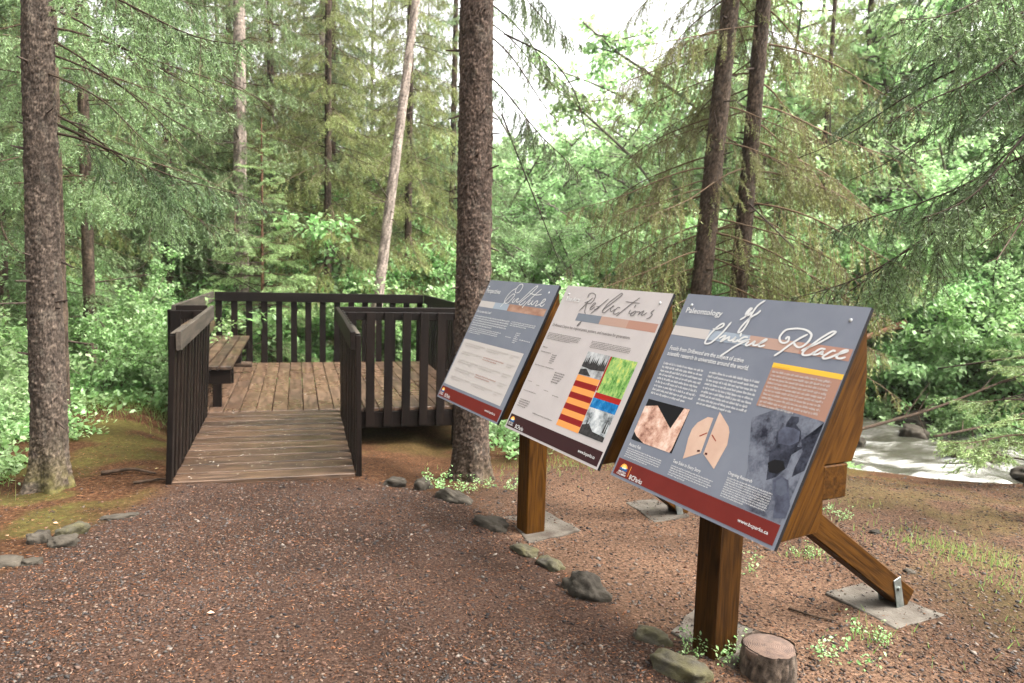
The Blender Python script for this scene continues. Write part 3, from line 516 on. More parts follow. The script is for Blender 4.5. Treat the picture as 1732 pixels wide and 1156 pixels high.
POLYS=[[0,"band","cream",[[-0.0302,0.1531],[0.2225,0.157],[0.2264,0.2008],[-0.0265,0.1978]]],[0,"band","paleblue",[[0.2225,0.157],[0.4337,0.1611],[0.4316,0.2017],[0.2264,0.2008]]],[0,"arm","armtan",[[0.4337,0.1611],[0.9145,0.1482],[0.9066,0.2029],[0.4316,0.2017]]],[0,"textbox","cream",[[0.01,0.4447],[0.8779,0.4433],[0.8804,0.7761],[0.0238,0.7778]]],[0,"footer","red",[[-0.0103,0.7956],[0.8974,0.7942],[0.9045,0.8719],[0.006,0.8789]]],[1,"band","slate",[[0.226,0.1588],[0.4556,0.1567],[0.456,0.2008],[0.2302,0.2029]]],[1,"band","pinklight",[[0.4556,0.1567],[0.6952,0.1575],[0.6911,0.2014],[0.456,0.2008]]],[1,"band","pink",[[0.6952,0.1575],[0.9218,0.157],[0.9195,0.201],[0.6911,0.2014]]],[1,"forest","forestphoto",[[0.4721,0.3513],[0.6766,0.3541],[0.6703,0.4797],[0.4715,0.4842]]],[1,"field","greenart",[[0.6886,0.3543],[0.8913,0.3534],[0.8907,0.5427],[0.6835,0.5417]]],[1,"redline","redpaint",[[0.6847,0.5433],[0.8907,0.5427],[0.8926,0.5702],[0.6789,0.5719]]],[1,"redline","redpaint",[[0.6766,0.3541],[0.6886,0.3543],[0.6868,0.5356],[0.6737,0.5343]]],[1,"stripe","orange",[[0.4715,0.4842],[0.6703,0.4797],[0.6716,0.5109],[0.4717,0.5153]]],[1,"stripe","darkred",[[0.4717,0.5153],[0.6716,0.5109],[0.6729,0.542],[0.4718,0.5463]]],[1,"stripe","orange",[[0.4718,0.5463],[0.6729,0.542],[0.6742,0.5731],[0.472,0.5774]]],[1,"stripe","darkred",[[0.472,0.5774],[0.6742,0.5731],[0.6755,0.6041],[0.4722,0.6084]]],[1,"stripe","orange",[[0.4722,0.6084],[0.6755,0.6041],[0.6767,0.6351],[0.4723,0.6393]]],[1,"stripe","darkred",[[0.4723,0.6393],[0.6767,0.6351],[0.678,0.666],[0.4725,0.6702]]],[1,"stripe","orange",[[0.4725,0.6702],[0.678,0.666],[0.6793,0.6968],[0.4727,0.7011]]],[1,"stripe","darkred",[[0.4727,0.7011],[0.6793,0.6968],[0.6805,0.7276],[0.4728,0.7319]]],[1,"stripe","orange",[[0.4728,0.7319],[0.6805,0.7276],[0.6818,0.7583],[0.473,0.7627]]],[1,"sea","blueart",[[0.6789,0.5719],[0.8926,0.5702],[0.8882,0.617],[0.6827,0.6224]]],[1,"creek","creekphoto",[[0.6827,0.6224],[0.8882,0.617],[0.8913,0.7588],[0.6818,0.7583]]],[1,"footer","maroon",[[0.0068,0.797],[0.9129,0.7919],[0.919,0.8654],[0.0031,0.8688]]],[2,"band","cream",[[-0.0137,0.1584],[0.2249,0.1551],[0.2341,0.1971],[-0.0031,0.2024]]],[2,"band","paleblue",[[0.2249,0.1551],[0.458,0.1553],[0.4613,0.1943],[0.2341,0.1971]]],[2,"band","pinklight",[[0.458,0.1553],[0.7128,0.1536],[0.716,0.1991],[0.4613,0.1943]]],[2,"band","pink",[[0.7128,0.1536],[0.9285,0.1541],[0.9276,0.2035],[0.716,0.1991]]],[2,"box","tan",[[0.6238,0.2492],[0.9316,0.2494],[0.9288,0.4237],[0.6254,0.4227]]],[2,"boxtop","yellow",[[0.6238,0.2492],[0.9316,0.2494],[0.9323,0.2701],[0.6237,0.2677]]],[2,"fossilbg","black",[[0.0358,0.5096],[0.3075,0.5064],[0.3069,0.6997],[0.035,0.7023]]],[2,"fossil","fossil",[[0.0329,0.545],[0.1112,0.5278],[0.241,0.6055],[0.272,0.5079],[0.3058,0.5067],[0.2982,0.6857],[0.2929,0.6998],[0.1231,0.701],[0.059,0.6814],[0.0326,0.6648]]],[2,"slab","slab",[[0.447,0.5133],[0.4164,0.5151],[0.3754,0.5483],[0.3607,0.5795],[0.3616,0.621],[0.3739,0.6733],[0.3776,0.7032],[0.4565,0.6586],[0.4499,0.5658]]],[2,"slab","slab",[[0.4651,0.4822],[0.5384,0.5287],[0.5533,0.5484],[0.5675,0.5973],[0.552,0.6988],[0.4715,0.6581],[0.4675,0.5887]]],[2,"photo","duskphoto",[[0.6276,0.473],[0.7279,0.4138],[0.9284,0.4228],[0.9179,0.7894],[0.7176,0.7914],[0.7033,0.6626]]],[2,"figure","figure",[[0.794,0.4311],[0.8258,0.4273],[0.8317,0.4442],[0.8275,0.4572],[0.855,0.4719],[0.8676,0.4986],[0.8649,0.5288],[0.8925,0.5231],[0.8561,0.5606],[0.8579,0.6072],[0.8301,0.6504],[0.7978,0.6717],[0.7831,0.628],[0.7681,0.5837],[0.7719,0.5401],[0.7627,0.4994],[0.787,0.4754],[0.7854,0.4574]]],[2,"figure2","figure2",[[0.8229,0.6643],[0.846,0.6399],[0.8837,0.6465],[0.906,0.6857],[0.9278,0.7242],[0.9293,0.7686],[0.8828,0.7845],[0.8672,0.7324],[0.8432,0.7052]]],[2,"log","figure",[[0.9296,0.4255],[0.9293,0.4605],[0.8701,0.5039],[0.8933,0.5392],[0.888,0.5989],[0.8907,0.6328],[0.928,0.5992]]],[2,"mark","markred",[[0.4125,0.5957],[0.4457,0.5742],[0.4494,0.5774],[0.4173,0.5993]]],[2,"mark","markred",[[0.4728,0.5793],[0.4773,0.5762],[0.5077,0.5943],[0.5055,0.5982]]],[2,"mark","markdark",[[0.4325,0.652],[0.4469,0.6483],[0.4502,0.6556],[0.4355,0.6587]]],[2,"mark","markdark",[[0.4767,0.6514],[0.4897,0.6493],[0.4928,0.6578],[0.4794,0.6593]]],[2,"shirt","figure2",[[0.7679,0.4952],[0.7857,0.4727],[0.8264,0.4695],[0.8532,0.4753],[0.8635,0.5115],[0.836,0.5331],[0.7848,0.5369]]],[2,"shirt","figure3",[[0.8383,0.6598],[0.8559,0.6459],[0.8802,0.6533],[0.8972,0.6884],[0.8783,0.7058],[0.8523,0.7023]]],[2,"shirt","black",[[0.7751,0.6121],[0.7985,0.5938],[0.8355,0.5898],[0.8543,0.6141],[0.8312,0.6383],[0.7974,0.642]]],[2,"footer","red",[[0.0121,0.797],[0.9191,0.789],[0.9198,0.8725],[0.0115,0.8789]]],[2,"sun","sunorange",[[0.0448,0.8348],[0.0445,0.8263],[0.0507,0.8174],[0.0604,0.8119],[0.0741,0.8124],[0.0856,0.8178],[0.0932,0.827],[0.0733,0.8305],[0.0522,0.8292]]],[2,"sun","sunyellow",[[0.0554,0.8305],[0.056,0.8217],[0.0637,0.8167],[0.0756,0.8177],[0.085,0.8265],[0.0733,0.8305]]],[2,"mount","logoblue",[[0.0429,0.8354],[0.0478,0.8294],[0.0579,0.8341],[0.0665,0.8302],[0.0756,0.8305],[0.0935,0.8291],[0.0963,0.841],[0.0748,0.8421],[0.0454,0.8404]]],[2,"snow","logowhite",[[0.0534,0.8293],[0.0637,0.8296],[0.0741,0.8284],[0.0899,0.8287],[0.0777,0.8335],[0.0663,0.8331],[0.0592,0.8344]]],[2,"divider","sunorange",[[0.1105,0.8123],[0.1133,0.8123],[0.113,0.8581],[0.1104,0.8581]]],[0,"sun","sunorange",[[0.0294,0.8288],[0.0291,0.8203],[0.0353,0.8114],[0.045,0.8059],[0.0587,0.8064],[0.0702,0.8118],[0.0778,0.821],[0.0579,0.8245],[0.0368,0.8232]]],[0,"sun","sunyellow",[[0.04,0.8245],[0.0406,0.8157],[0.0483,0.8107],[0.0602,0.8117],[0.0696,0.8205],[0.0579,0.8245]]],[0,"mount","logoblue",[[0.0275,0.8294],[0.0324,0.8234],[0.0425,0.8281],[0.0511,0.8242],[0.0602,0.8245],[0.0781,0.8231],[0.0809,0.835],[0.0594,0.8361],[0.03,0.8344]]],[0,"snow","logowhite",[[0.038,0.8233],[0.0483,0.8236],[0.0587,0.8224],[0.0745,0.8227],[0.0623,0.8275],[0.0509,0.8271],[0.0438,0.8284]]],[1,"sun","sunorange",[[0.0269,0.8304],[0.0266,0.8219],[0.0328,0.813],[0.0425,0.8075],[0.0562,0.808],[0.0677,0.8134],[0.0753,0.8226],[0.0554,0.8261],[0.0343,0.8248]]],[1,"sun","sunyellow",[[0.0375,0.8261],[0.0381,0.8173],[0.0458,0.8123],[0.0577,0.8133],[0.0671,0.8221],[0.0554,0.8261]]],[1,"mount","logoblue",[[0.025,0.831],[0.0299,0.825],[0.04,0.8297],[0.0486,0.8258],[0.0577,0.8261],[0.0756,0.8247],[0.0784,0.8366],[0.0569,0.8377],[0.0275,0.836]]],[1,"snow","logowhite",[[0.0355,0.8249],[0.0458,0.8252],[0.0562,0.824],[0.072,0.8243],[0.0598,0.8291],[0.0484,0.8287],[0.0413,0.83]]]]
TEXTS=[[0,"Perspectives",[0.0152,0.0959],[0.2348,0.0946],[0.0002,0.0623],"white",1],[0,"Do you see what I see?",[0.0121,0.245],[0.2383,0.2417],[0.008,0.2273],"white",1],[0,"BCParks",[0.1141,0.8613],[0.203,0.8597],[0.0968,0.8376],"white",1],[0,"www.bcparks.ca",[0.7288,0.8405],[0.8719,0.8378],[0.7205,0.8263],"white",1],[1,"The Arts",[0.044,0.0929],[0.1912,0.0949],[0.0353,0.0665],"white",1],[1,"Driftwood Canyon has inspired poets, painters, and musicians for generations.",[0.0306,0.2524],[0.7654,0.2539],[0.0271,0.2355],"ink",0],[1,"BCParks",[0.1113,0.8631],[0.202,0.8615],[0.1044,0.8408],"white",1],[1,"www.bcparks.ca",[0.7422,0.8424],[0.8844,0.8406],[0.7369,0.8268],"white",1],[2,"Paleontology",[0.0366,0.088],[0.263,0.0942],[0.0322,0.0626],"white",1],[2,"Fossils from Driftwood are the subject of active",[0.0353,0.2728],[0.4805,0.2712],[0.0302,0.2576],"white",1],[2,"scientific research in universities around the world.",[0.0349,0.3004],[0.5209,0.2968],[0.0309,0.2852],"white",1],[2,"Ancient Fish",[0.0387,0.7333],[0.122,0.7294],[0.0333,0.7187],"white",1],[2,"Two Sides to Every Story",[0.3341,0.7321],[0.4961,0.7296],[0.3314,0.7183],"white",1],[2,"Ongoing Research",[0.6269,0.698],[0.7446,0.6977],[0.6245,0.6861],"white",1],[2,"BCParks",[0.1267,0.8654],[0.2133,0.8621],[0.1208,0.8452],"white",1],[2,"www.bcparks.ca",[0.7494,0.842],[0.8897,0.8399],[0.7473,0.8296],"white",1],[2,"BRITISH",[0.0445,0.8536],[0.0937,0.8516],[0.0422,0.8456],"logowhite",1],[2,"COLUMBIA",[0.0374,0.8635],[0.1002,0.8625],[0.0355,0.8554],"logowhite",1],[0,"BRITISH",[0.0291,0.8476],[0.0783,0.8456],[0.0268,0.8396],"logowhite",1],[0,"COLUMBIA",[0.022,0.8575],[0.0848,0.8565],[0.0201,0.8494],"logowhite",1],[1,"BRITISH",[0.0266,0.8492],[0.0758,0.8472],[0.0243,0.8412],"logowhite",1],[1,"COLUMBIA",[0.0195,0.8591],[0.0823,0.8581],[0.0176,0.851],"logowhite",1]]
FINE=[[0,"white",[0.0061,0.2571],[0.5397,0.2668],[0.0175,0.3425],5,1],[0,"white",[0.0254,0.3501],[0.5272,0.3476],[0.0359,0.3981],4,0.8],[0,"white",[0.5569,0.2586],[0.8781,0.2647],[0.5713,0.2974],3,0.9],[0,"white",[0.6726,0.3251],[0.74,0.3257],[0.6971,0.3994],6,0.6],[0,"white",[0.5696,0.3622],[0.6461,0.3634],[0.5757,0.3729],1,1],[0,"white",[0.7554,0.3634],[0.8941,0.3633],[0.7617,0.3746],1,1],[0,"greyink",[0.0712,0.4648],[0.3912,0.4643],[0.0723,0.4935],2,0.9],[0,"greyink",[0.0735,0.5254],[0.3928,0.5249],[0.0747,0.5539],2,0.9],[0,"greyink",[0.0759,0.5857],[0.3944,0.5851],[0.077,0.614],2,0.9],[0,"greyink",[0.0783,0.6456],[0.396,0.6451],[0.0794,0.6738],2,0.9],[0,"greyink",[0.0806,0.7052],[0.3976,0.7046],[0.0817,0.7333],2,0.9],[0,"greyink",[0.4089,0.4643],[0.7098,0.4638],[0.4097,0.4929],2,0.9],[0,"redink",[0.4105,0.5249],[0.7107,0.5244],[0.4112,0.5534],2,0.9],[0,"greyink",[0.4121,0.5851],[0.7115,0.5846],[0.4128,0.6134],2,0.9],[0,"redink",[0.4136,0.645],[0.7124,0.6445],[0.4144,0.6732],2,0.9],[0,"greyink",[0.4152,0.7046],[0.7132,0.704],[0.4159,0.7326],2,0.9],[0,"greyink",[0.7412,0.4638],[0.8483,0.4636],[0.7416,0.4924],2,0.9],[0,"greyink",[0.742,0.5243],[0.8488,0.5241],[0.7424,0.5528],2,0.9],[0,"greyink",[0.7428,0.5845],[0.8493,0.5844],[0.7432,0.6129],2,0.9],[0,"greyink",[0.7436,0.6444],[0.8498,0.6442],[0.7439,0.6726],2,0.9],[0,"greyink",[0.7443,0.704],[0.8503,0.7038],[0.7447,0.732],2,0.9],[1,"ink",[0.024,0.2865],[0.3642,0.2946],[0.0259,0.3336],5,0.95],[1,"ink",[0.4675,0.2857],[0.8113,0.2988],[0.4719,0.3328],5,0.95],[1,"ink",[0.0283,0.3762],[0.0804,0.3772],[0.0289,0.3869],1,1],[1,"ink",[0.0287,0.404],[0.1422,0.4039],[0.0293,0.4146],1,1],[1,"ink",[0.1602,0.4098],[0.2054,0.4099],[0.1563,0.4676],5,0.8],[1,"ink",[0.0277,0.4844],[0.237,0.4884],[0.0283,0.495],1,1],[1,"ink",[0.2594,0.4981],[0.3603,0.4982],[0.2633,0.5644],5,0.7],[1,"ink",[0.0313,0.5872],[0.0796,0.5864],[0.0339,0.5953],1,1],[1,"ink",[0.13,0.5966],[0.1679,0.5973],[0.1318,0.6036],1,1],[1,"ink",[0.225,0.6107],[0.2781,0.6112],[0.2267,0.6175],1,1],[1,"ink",[0.3272,0.6221],[0.3954,0.6221],[0.3302,0.6305],1,1],[1,"ink",[0.027,0.6411],[0.1659,0.6451],[0.0275,0.6516],1,1],[1,"ink",[0.0371,0.6923],[0.1493,0.6968],[0.0364,0.7453],4,0.9],[1,"ink",[0.2183,0.7442],[0.4281,0.7458],[0.2212,0.7548],1,1],[2,"white",[0.0327,0.3251],[0.3056,0.33],[0.0386,0.488],9,0.95],[2,"white",[0.3273,0.3267],[0.6026,0.3273],[0.3285,0.4798],9,0.95],[2,"cream",[0.638,0.2747],[0.8996,0.2785],[0.6332,0.4257],10,0.97],[2,"orangeink",[0.6379,0.259],[0.7105,0.2598],[0.6393,0.268],1,1],[2,"white",[0.0377,0.7403],[0.2732,0.7346],[0.0397,0.7837],5,0.95],[2,"white",[0.3322,0.7403],[0.5739,0.7376],[0.3375,0.7851],5,0.95],[2,"white",[0.6273,0.7061],[0.8469,0.704],[0.6355,0.7833],9,0.97]]
SCREWS=[[0,[[0.0243,0.0526],[0.8548,0.0479]]],[1,[[0.0495,0.0527],[0.8671,0.051]]],[2,[[0.0542,0.0547],[0.8734,0.0543]]]]
# ------------------------------------------------------------------ information signs on one timber stand
SC = 0.88; YAW, TILT = R(-62.85), R(64.34); PW, PH = 1.061 * SC, SC
eu = np.array([math.cos(YAW), math.sin(YAW), 0.0]); en2 = np.array([math.sin(YAW), -math.cos(YAW), 0.0])
ev = en2 * math.cos(TILT) - np.array([0, 0, 1.0]) * math.sin(TILT); en = np.cross(ev, eu); en = en if en @ en2 > 0 else -en
TL = [np.array((-0.1596, 5.1493, 1.4857)), np.array((0.3115, 4.2539, 1.4894)), np.array((0.7864, 3.3425, 1.4938))]
ROWC = TL[1] + eu * PW / 2
PRINT = {}
INK = 0.80
def dim(c): return tuple(a * INK for a in c[:3]) + (1,)
def flat(name, c, rough=0.38, c2=None, scale=8.0, stretch=(1, 1, 1), **kw):
    c = dim(c); c2 = dim(c2) if c2 else None; kw.setdefault('spec', 0.06); PRINT[name] = simple('print_' + name, c, c2, scale, rough, stretch=stretch, **kw)
flat('white', (0.60, 0.585, 0.57, 1)); flat('cream', (0.47, 0.425, 0.40, 1)); flat('paleblue', (0.30, 0.34, 0.39, 1)); flat('armtan', (0.42, 0.26, 0.19, 1), c2=(0.25, 0.12, 0.08, 1), scale=9, stretch=(1, 1, 3))
flat('red', (0.125, 0.014, 0.010, 1), c2=(0.15, 0.018, 0.013, 1)); flat('maroon', (0.035, 0.012, 0.013, 1)); flat('slate', (0.165, 0.18, 0.21, 1)); flat('pinklight', (0.40, 0.26, 0.205, 1)); flat('pink', (0.37, 0.20, 0.15, 1))
flat('redpaint', (0.32, 0.016, 0.012, 1)); flat('orange', (0.72, 0.28, 0.075, 1)); flat('darkred', (0.22, 0.012, 0.012, 1)); flat('tan', (0.34, 0.185, 0.135, 1)); flat('yellow', (0.70, 0.42, 0.05, 1)); flat('black', (0.010, 0.009, 0.010, 1))
flat('slab', (0.60, 0.42, 0.32, 1), c2=(0.50, 0.32, 0.24, 1)); flat('figure', (0.005, 0.005, 0.009, 1), c2=(0.06, 0.064, 0.09, 1), scale=34, detail=8.0); flat('figure3', (0.12, 0.13, 0.17, 1), c2=(0.05, 0.055, 0.075, 1), scale=16); flat('markred', (0.25, 0.05, 0.03, 1)); flat('markdark', (0.05, 0.008, 0.008, 1)); flat('figure2', (0.035, 0.037, 0.055, 1), c2=(0.13, 0.14, 0.19, 1), scale=14)
flat('sunorange', (0.85, 0.33, 0.05, 1)); flat('sunyellow', (0.85, 0.62, 0.18, 1)); flat('logoblue', (0.015, 0.10, 0.27, 1)); flat('logowhite', (0.75, 0.72, 0.70, 1)); flat('ink', (0.07, 0.06, 0.055, 1)); flat('greyink', (0.40, 0.36, 0.33, 1)); flat('redink', (0.33, 0.16, 0.13, 1)); flat('orangeink', (0.70, 0.30, 0.04, 1))
flat('scriptgrey', (0.13, 0.12, 0.12, 1)); flat('photodark', (0.016, 0.014, 0.014, 1), c2=(0.06, 0.055, 0.055, 1), scale=60); flat('photolight', (0.5, 0.5, 0.5, 1), c2=(0.3, 0.3, 0.31, 1), scale=30); flat('panelslate', (0.155, 0.165, 0.20, 1), c2=(0.185, 0.195, 0.23, 1), scale=5, detail=8.0); flat('panelgrey', (0.43, 0.385, 0.37, 1), c2=(0.48, 0.43, 0.415, 1), scale=5, detail=8.0)
def picture(name, stops, scale, stretch=(1, 1, 1), detail=6.0, rough=0.4, kind='noise'):
    m, nd, lk = new_mat('print_' + name); out = N(nd, 'ShaderNodeOutputMaterial'); p = N(nd, 'ShaderNodeBsdfPrincipled', Roughness=rough); p.inputs['Specular IOR Level'].default_value = 0.06; lk.new(p.outputs[0], out.inputs[0])
    tc = N(nd, 'ShaderNodeTexCoord'); mp = N(nd, 'ShaderNodeMapping'); mp.inputs['Scale'].default_value = stretch; lk.new(tc.outputs['Object'], mp.inputs[0])
    n1 = N(nd, 'ShaderNodeTexNoise', Scale=scale, Detail=detail, Roughness=0.72); lk.new(mp.outputs[0], n1.inputs['Vector'])
    rp = ramp(nd, [(a_, dim(c_)) for a_, c_ in stops]); lk.new(n1.outputs[0], rp.inputs[0]); lk.new(rp.outputs[0], p.inputs['Base Color']); PRINT[name] = m
picture('forestphoto', [(0.35, (0.12, 0.12, 0.12)), (0.5, (0.36, 0.36, 0.36)), (0.66, (0.55, 0.55, 0.55))], 16, (1, 1, 0.6))
picture('greenart', [(0.3, (0.02, 0.05, 0.02)), (0.42, (0.12, 0.28, 0.06)), (0.54, (0.30, 0.45, 0.14)), (0.64, (0.62, 0.55, 0.10)), (0.75, (0.45, 0.55, 0.45))], 34, (1, 1, 0.5))
picture('blueart', [(0.3, (0.0, 0.06, 0.18)), (0.55, (0.01, 0.16, 0.40)), (0.75, (0.15, 0.40, 0.55))], 26)
picture('creekphoto', [(0.33, (0.05, 0.055, 0.06)), (0.46, (0.30, 0.32, 0.33)), (0.62, (0.62, 0.63, 0.63))], 14)
picture('fossil', [(0.34, (0.13, 0.04, 0.03)), (0.48, (0.52, 0.30, 0.22)), (0.62, (0.74, 0.55, 0.45))], 11)
picture('duskphoto', [(0.34, (0.016, 0.016, 0.026)), (0.48, (0.10, 0.106, 0.135)), (0.6, (0.165, 0.175, 0.21))], 11)
def P3(i, u, v, h): return TL[i] + eu * u + ev * v + en * h
def ribbon(pts, w):
    """pen stroke: smooth curve through the points, as a flat strip"""
    p = np.array(pts); p = np.r_[[2 * p[0] - p[1]], p, [2 * p[-1] - p[-2]]]; o = []
    for k in range(1, len(p) - 2):
        for t in np.linspace(0, 1, 6)[:-1]:
            o.append(0.5 * (2 * p[k] + (p[k + 1] - p[k - 1]) * t + (2 * p[k - 1] - 5 * p[k] + 4 * p[k + 1] - p[k + 2]) * t * t + (3 * p[k] - p[k - 1] - 3 * p[k + 1] + p[k + 2]) * t ** 3))
    o.append(p[-2]); o = np.array(o); d = unit(np.gradient(o, axis=0)); s = np.stack([-d[:, 1], d[:, 0]], -1)
    ww = w * (0.75 + 0.35 * np.abs(d[:, 1:2])); ww[0] *= 0.5; ww[-1] *= 0.4
    V = np.stack([o + s * ww / 2, o - s * ww / 2], 1).reshape(-1, 2); n = len(o); i = np.arange(n - 1) * 2
    return V, np.concatenate([np.stack([i, i + 1, i + 3], 1), np.stack([i, i + 3, i + 2], 1)])
def tri_poly(pts):
    from mathutils.geometry import tessellate_polygon
    return np.array(tessellate_polygon([[Vector((a, b, 0)) for a, b in pts]]))
tmp = []
for tx in TEXTS:
    cu = bpy.data.curves.new('text', 'FONT'); cu.body = tx[1]; cu.resolution_u = 2; cu.offset = 0.011 if tx[6] else 0.0; ob = bpy.data.objects.new('text', cu); COL.objects.link(ob); tmp.append(ob)
bpy.context.view_layer.update(); dg = bpy.context.evaluated_depsgraph_get(); GL = []
for ob in tmp:
    me = ob.evaluated_get(dg).to_mesh(); me.calc_loop_triangles(); n = len(me.vertices)
    v = np.empty(n * 3); me.vertices.foreach_get('co', v); t = np.empty(len(me.loop_triangles) * 3, int); me.loop_triangles.foreach_get('vertices', t); GL.append((v.reshape(-1, 3)[:, :2], t.reshape(-1, 3))); ob.evaluated_get(dg).to_mesh_clear()
for ob in tmp: cu = ob.data; bpy.data.objects.remove(ob); bpy.data.curves.remove(cu)
SIGN_LABELS = ['slate grey sign titled Culture, the farthest of the three beside the big trunk', 'pale cream sign titled Reflections with red, orange and green pictures, the middle one', 'slate grey sign titled Unique Place with fossil pictures, the nearest and largest in view']
RECT = {'band', 'arm', 'textbox', 'footer', 'forest', 'field', 'redline', 'stripe', 'sea', 'creek', 'box', 'boxtop'}
PART = {'band': 'colour_band', 'arm': 'picture', 'textbox': 'text_box', 'footer': 'footer_band', 'forest': 'picture', 'field': 'picture', 'redline': 'picture', 'stripe': 'stripe', 'sea': 'picture', 'creek': 'picture', 'box': 'text_box', 'boxtop': 'text_box_header', 'fossilbg': 'picture', 'fossil': 'fossil_print', 'slab': 'fossil_print', 'photo': 'picture', 'figure': 'picture_detail', 'figure2': 'picture_detail', 'log': 'picture_detail', 'shirt': 'picture_detail', 'mark': 'fossil_mark', 'sun': 'emblem', 'mount': 'emblem', 'snow': 'emblem', 'divider': 'divider_line'}
def side_board(parent, i, u0, loc):
    """shaped plank behind the panel's edge, cut round the beam"""
    S_ = SC
    prof = [(0.013, -0.19), (0.036, -0.40), (0.036, -0.622), (-0.012, -0.742), (-0.166, -0.742), (-0.158, -0.945), (-0.180, -1.010), (-0.395, -1.022)]
    pts = [(b * S_, (z + 1.83) * S_) for b, z in prof]
    # front edge runs just behind the panel
    o = TL[i]; bt = -0.024 * 1.0
    front = [(0.004 - 0.402 * S_, None)]
    bm = bmesh.new(); rows = []
    for th in (0.0, 0.045):
        rows.append([bm.verts.new(Vector(o + eu * (u0 + th) - en2 * b + np.array([0, 0, z - o[2]])) - Vector(loc)) for b, z in pts])
    n = len(pts)
    bm.faces.new(rows[0]); bm.faces.new(rows[1][::-1])
    for k in range(n): bm.faces.new([rows[0][(k + 1) % n], rows[0][k], rows[1][k], rows[1][(k + 1) % n]])
    bmesh.ops.recalc_face_normals(bm, faces=bm.faces[:]); bmesh.ops.bevel(bm, geom=bm.edges[:], offset=0.003, segments=1, affect='EDGES')
    # express in the plank's own axes so the grain runs up the board
    c = sum((v.co for v in bm.verts), Vector()) / len(bm.verts); x = -Vector(ev); y = Vector(eu); z = x.cross(y)
    M = Matrix(((x.x, y.x, z.x, c.x), (x.y, y.y, z.y, c.y), (x.z, y.z, z.z, c.z), (0, 0, 0, 1))); bmesh.ops.transform(bm, matrix=M.inverted(), verts=bm.verts[:])
    me = bpy.data.meshes.new('side_board'); bm.to_mesh(me); bm.free(); me.materials.append(M_STAIN)
    return link('side_board', me, parent, basis=M)
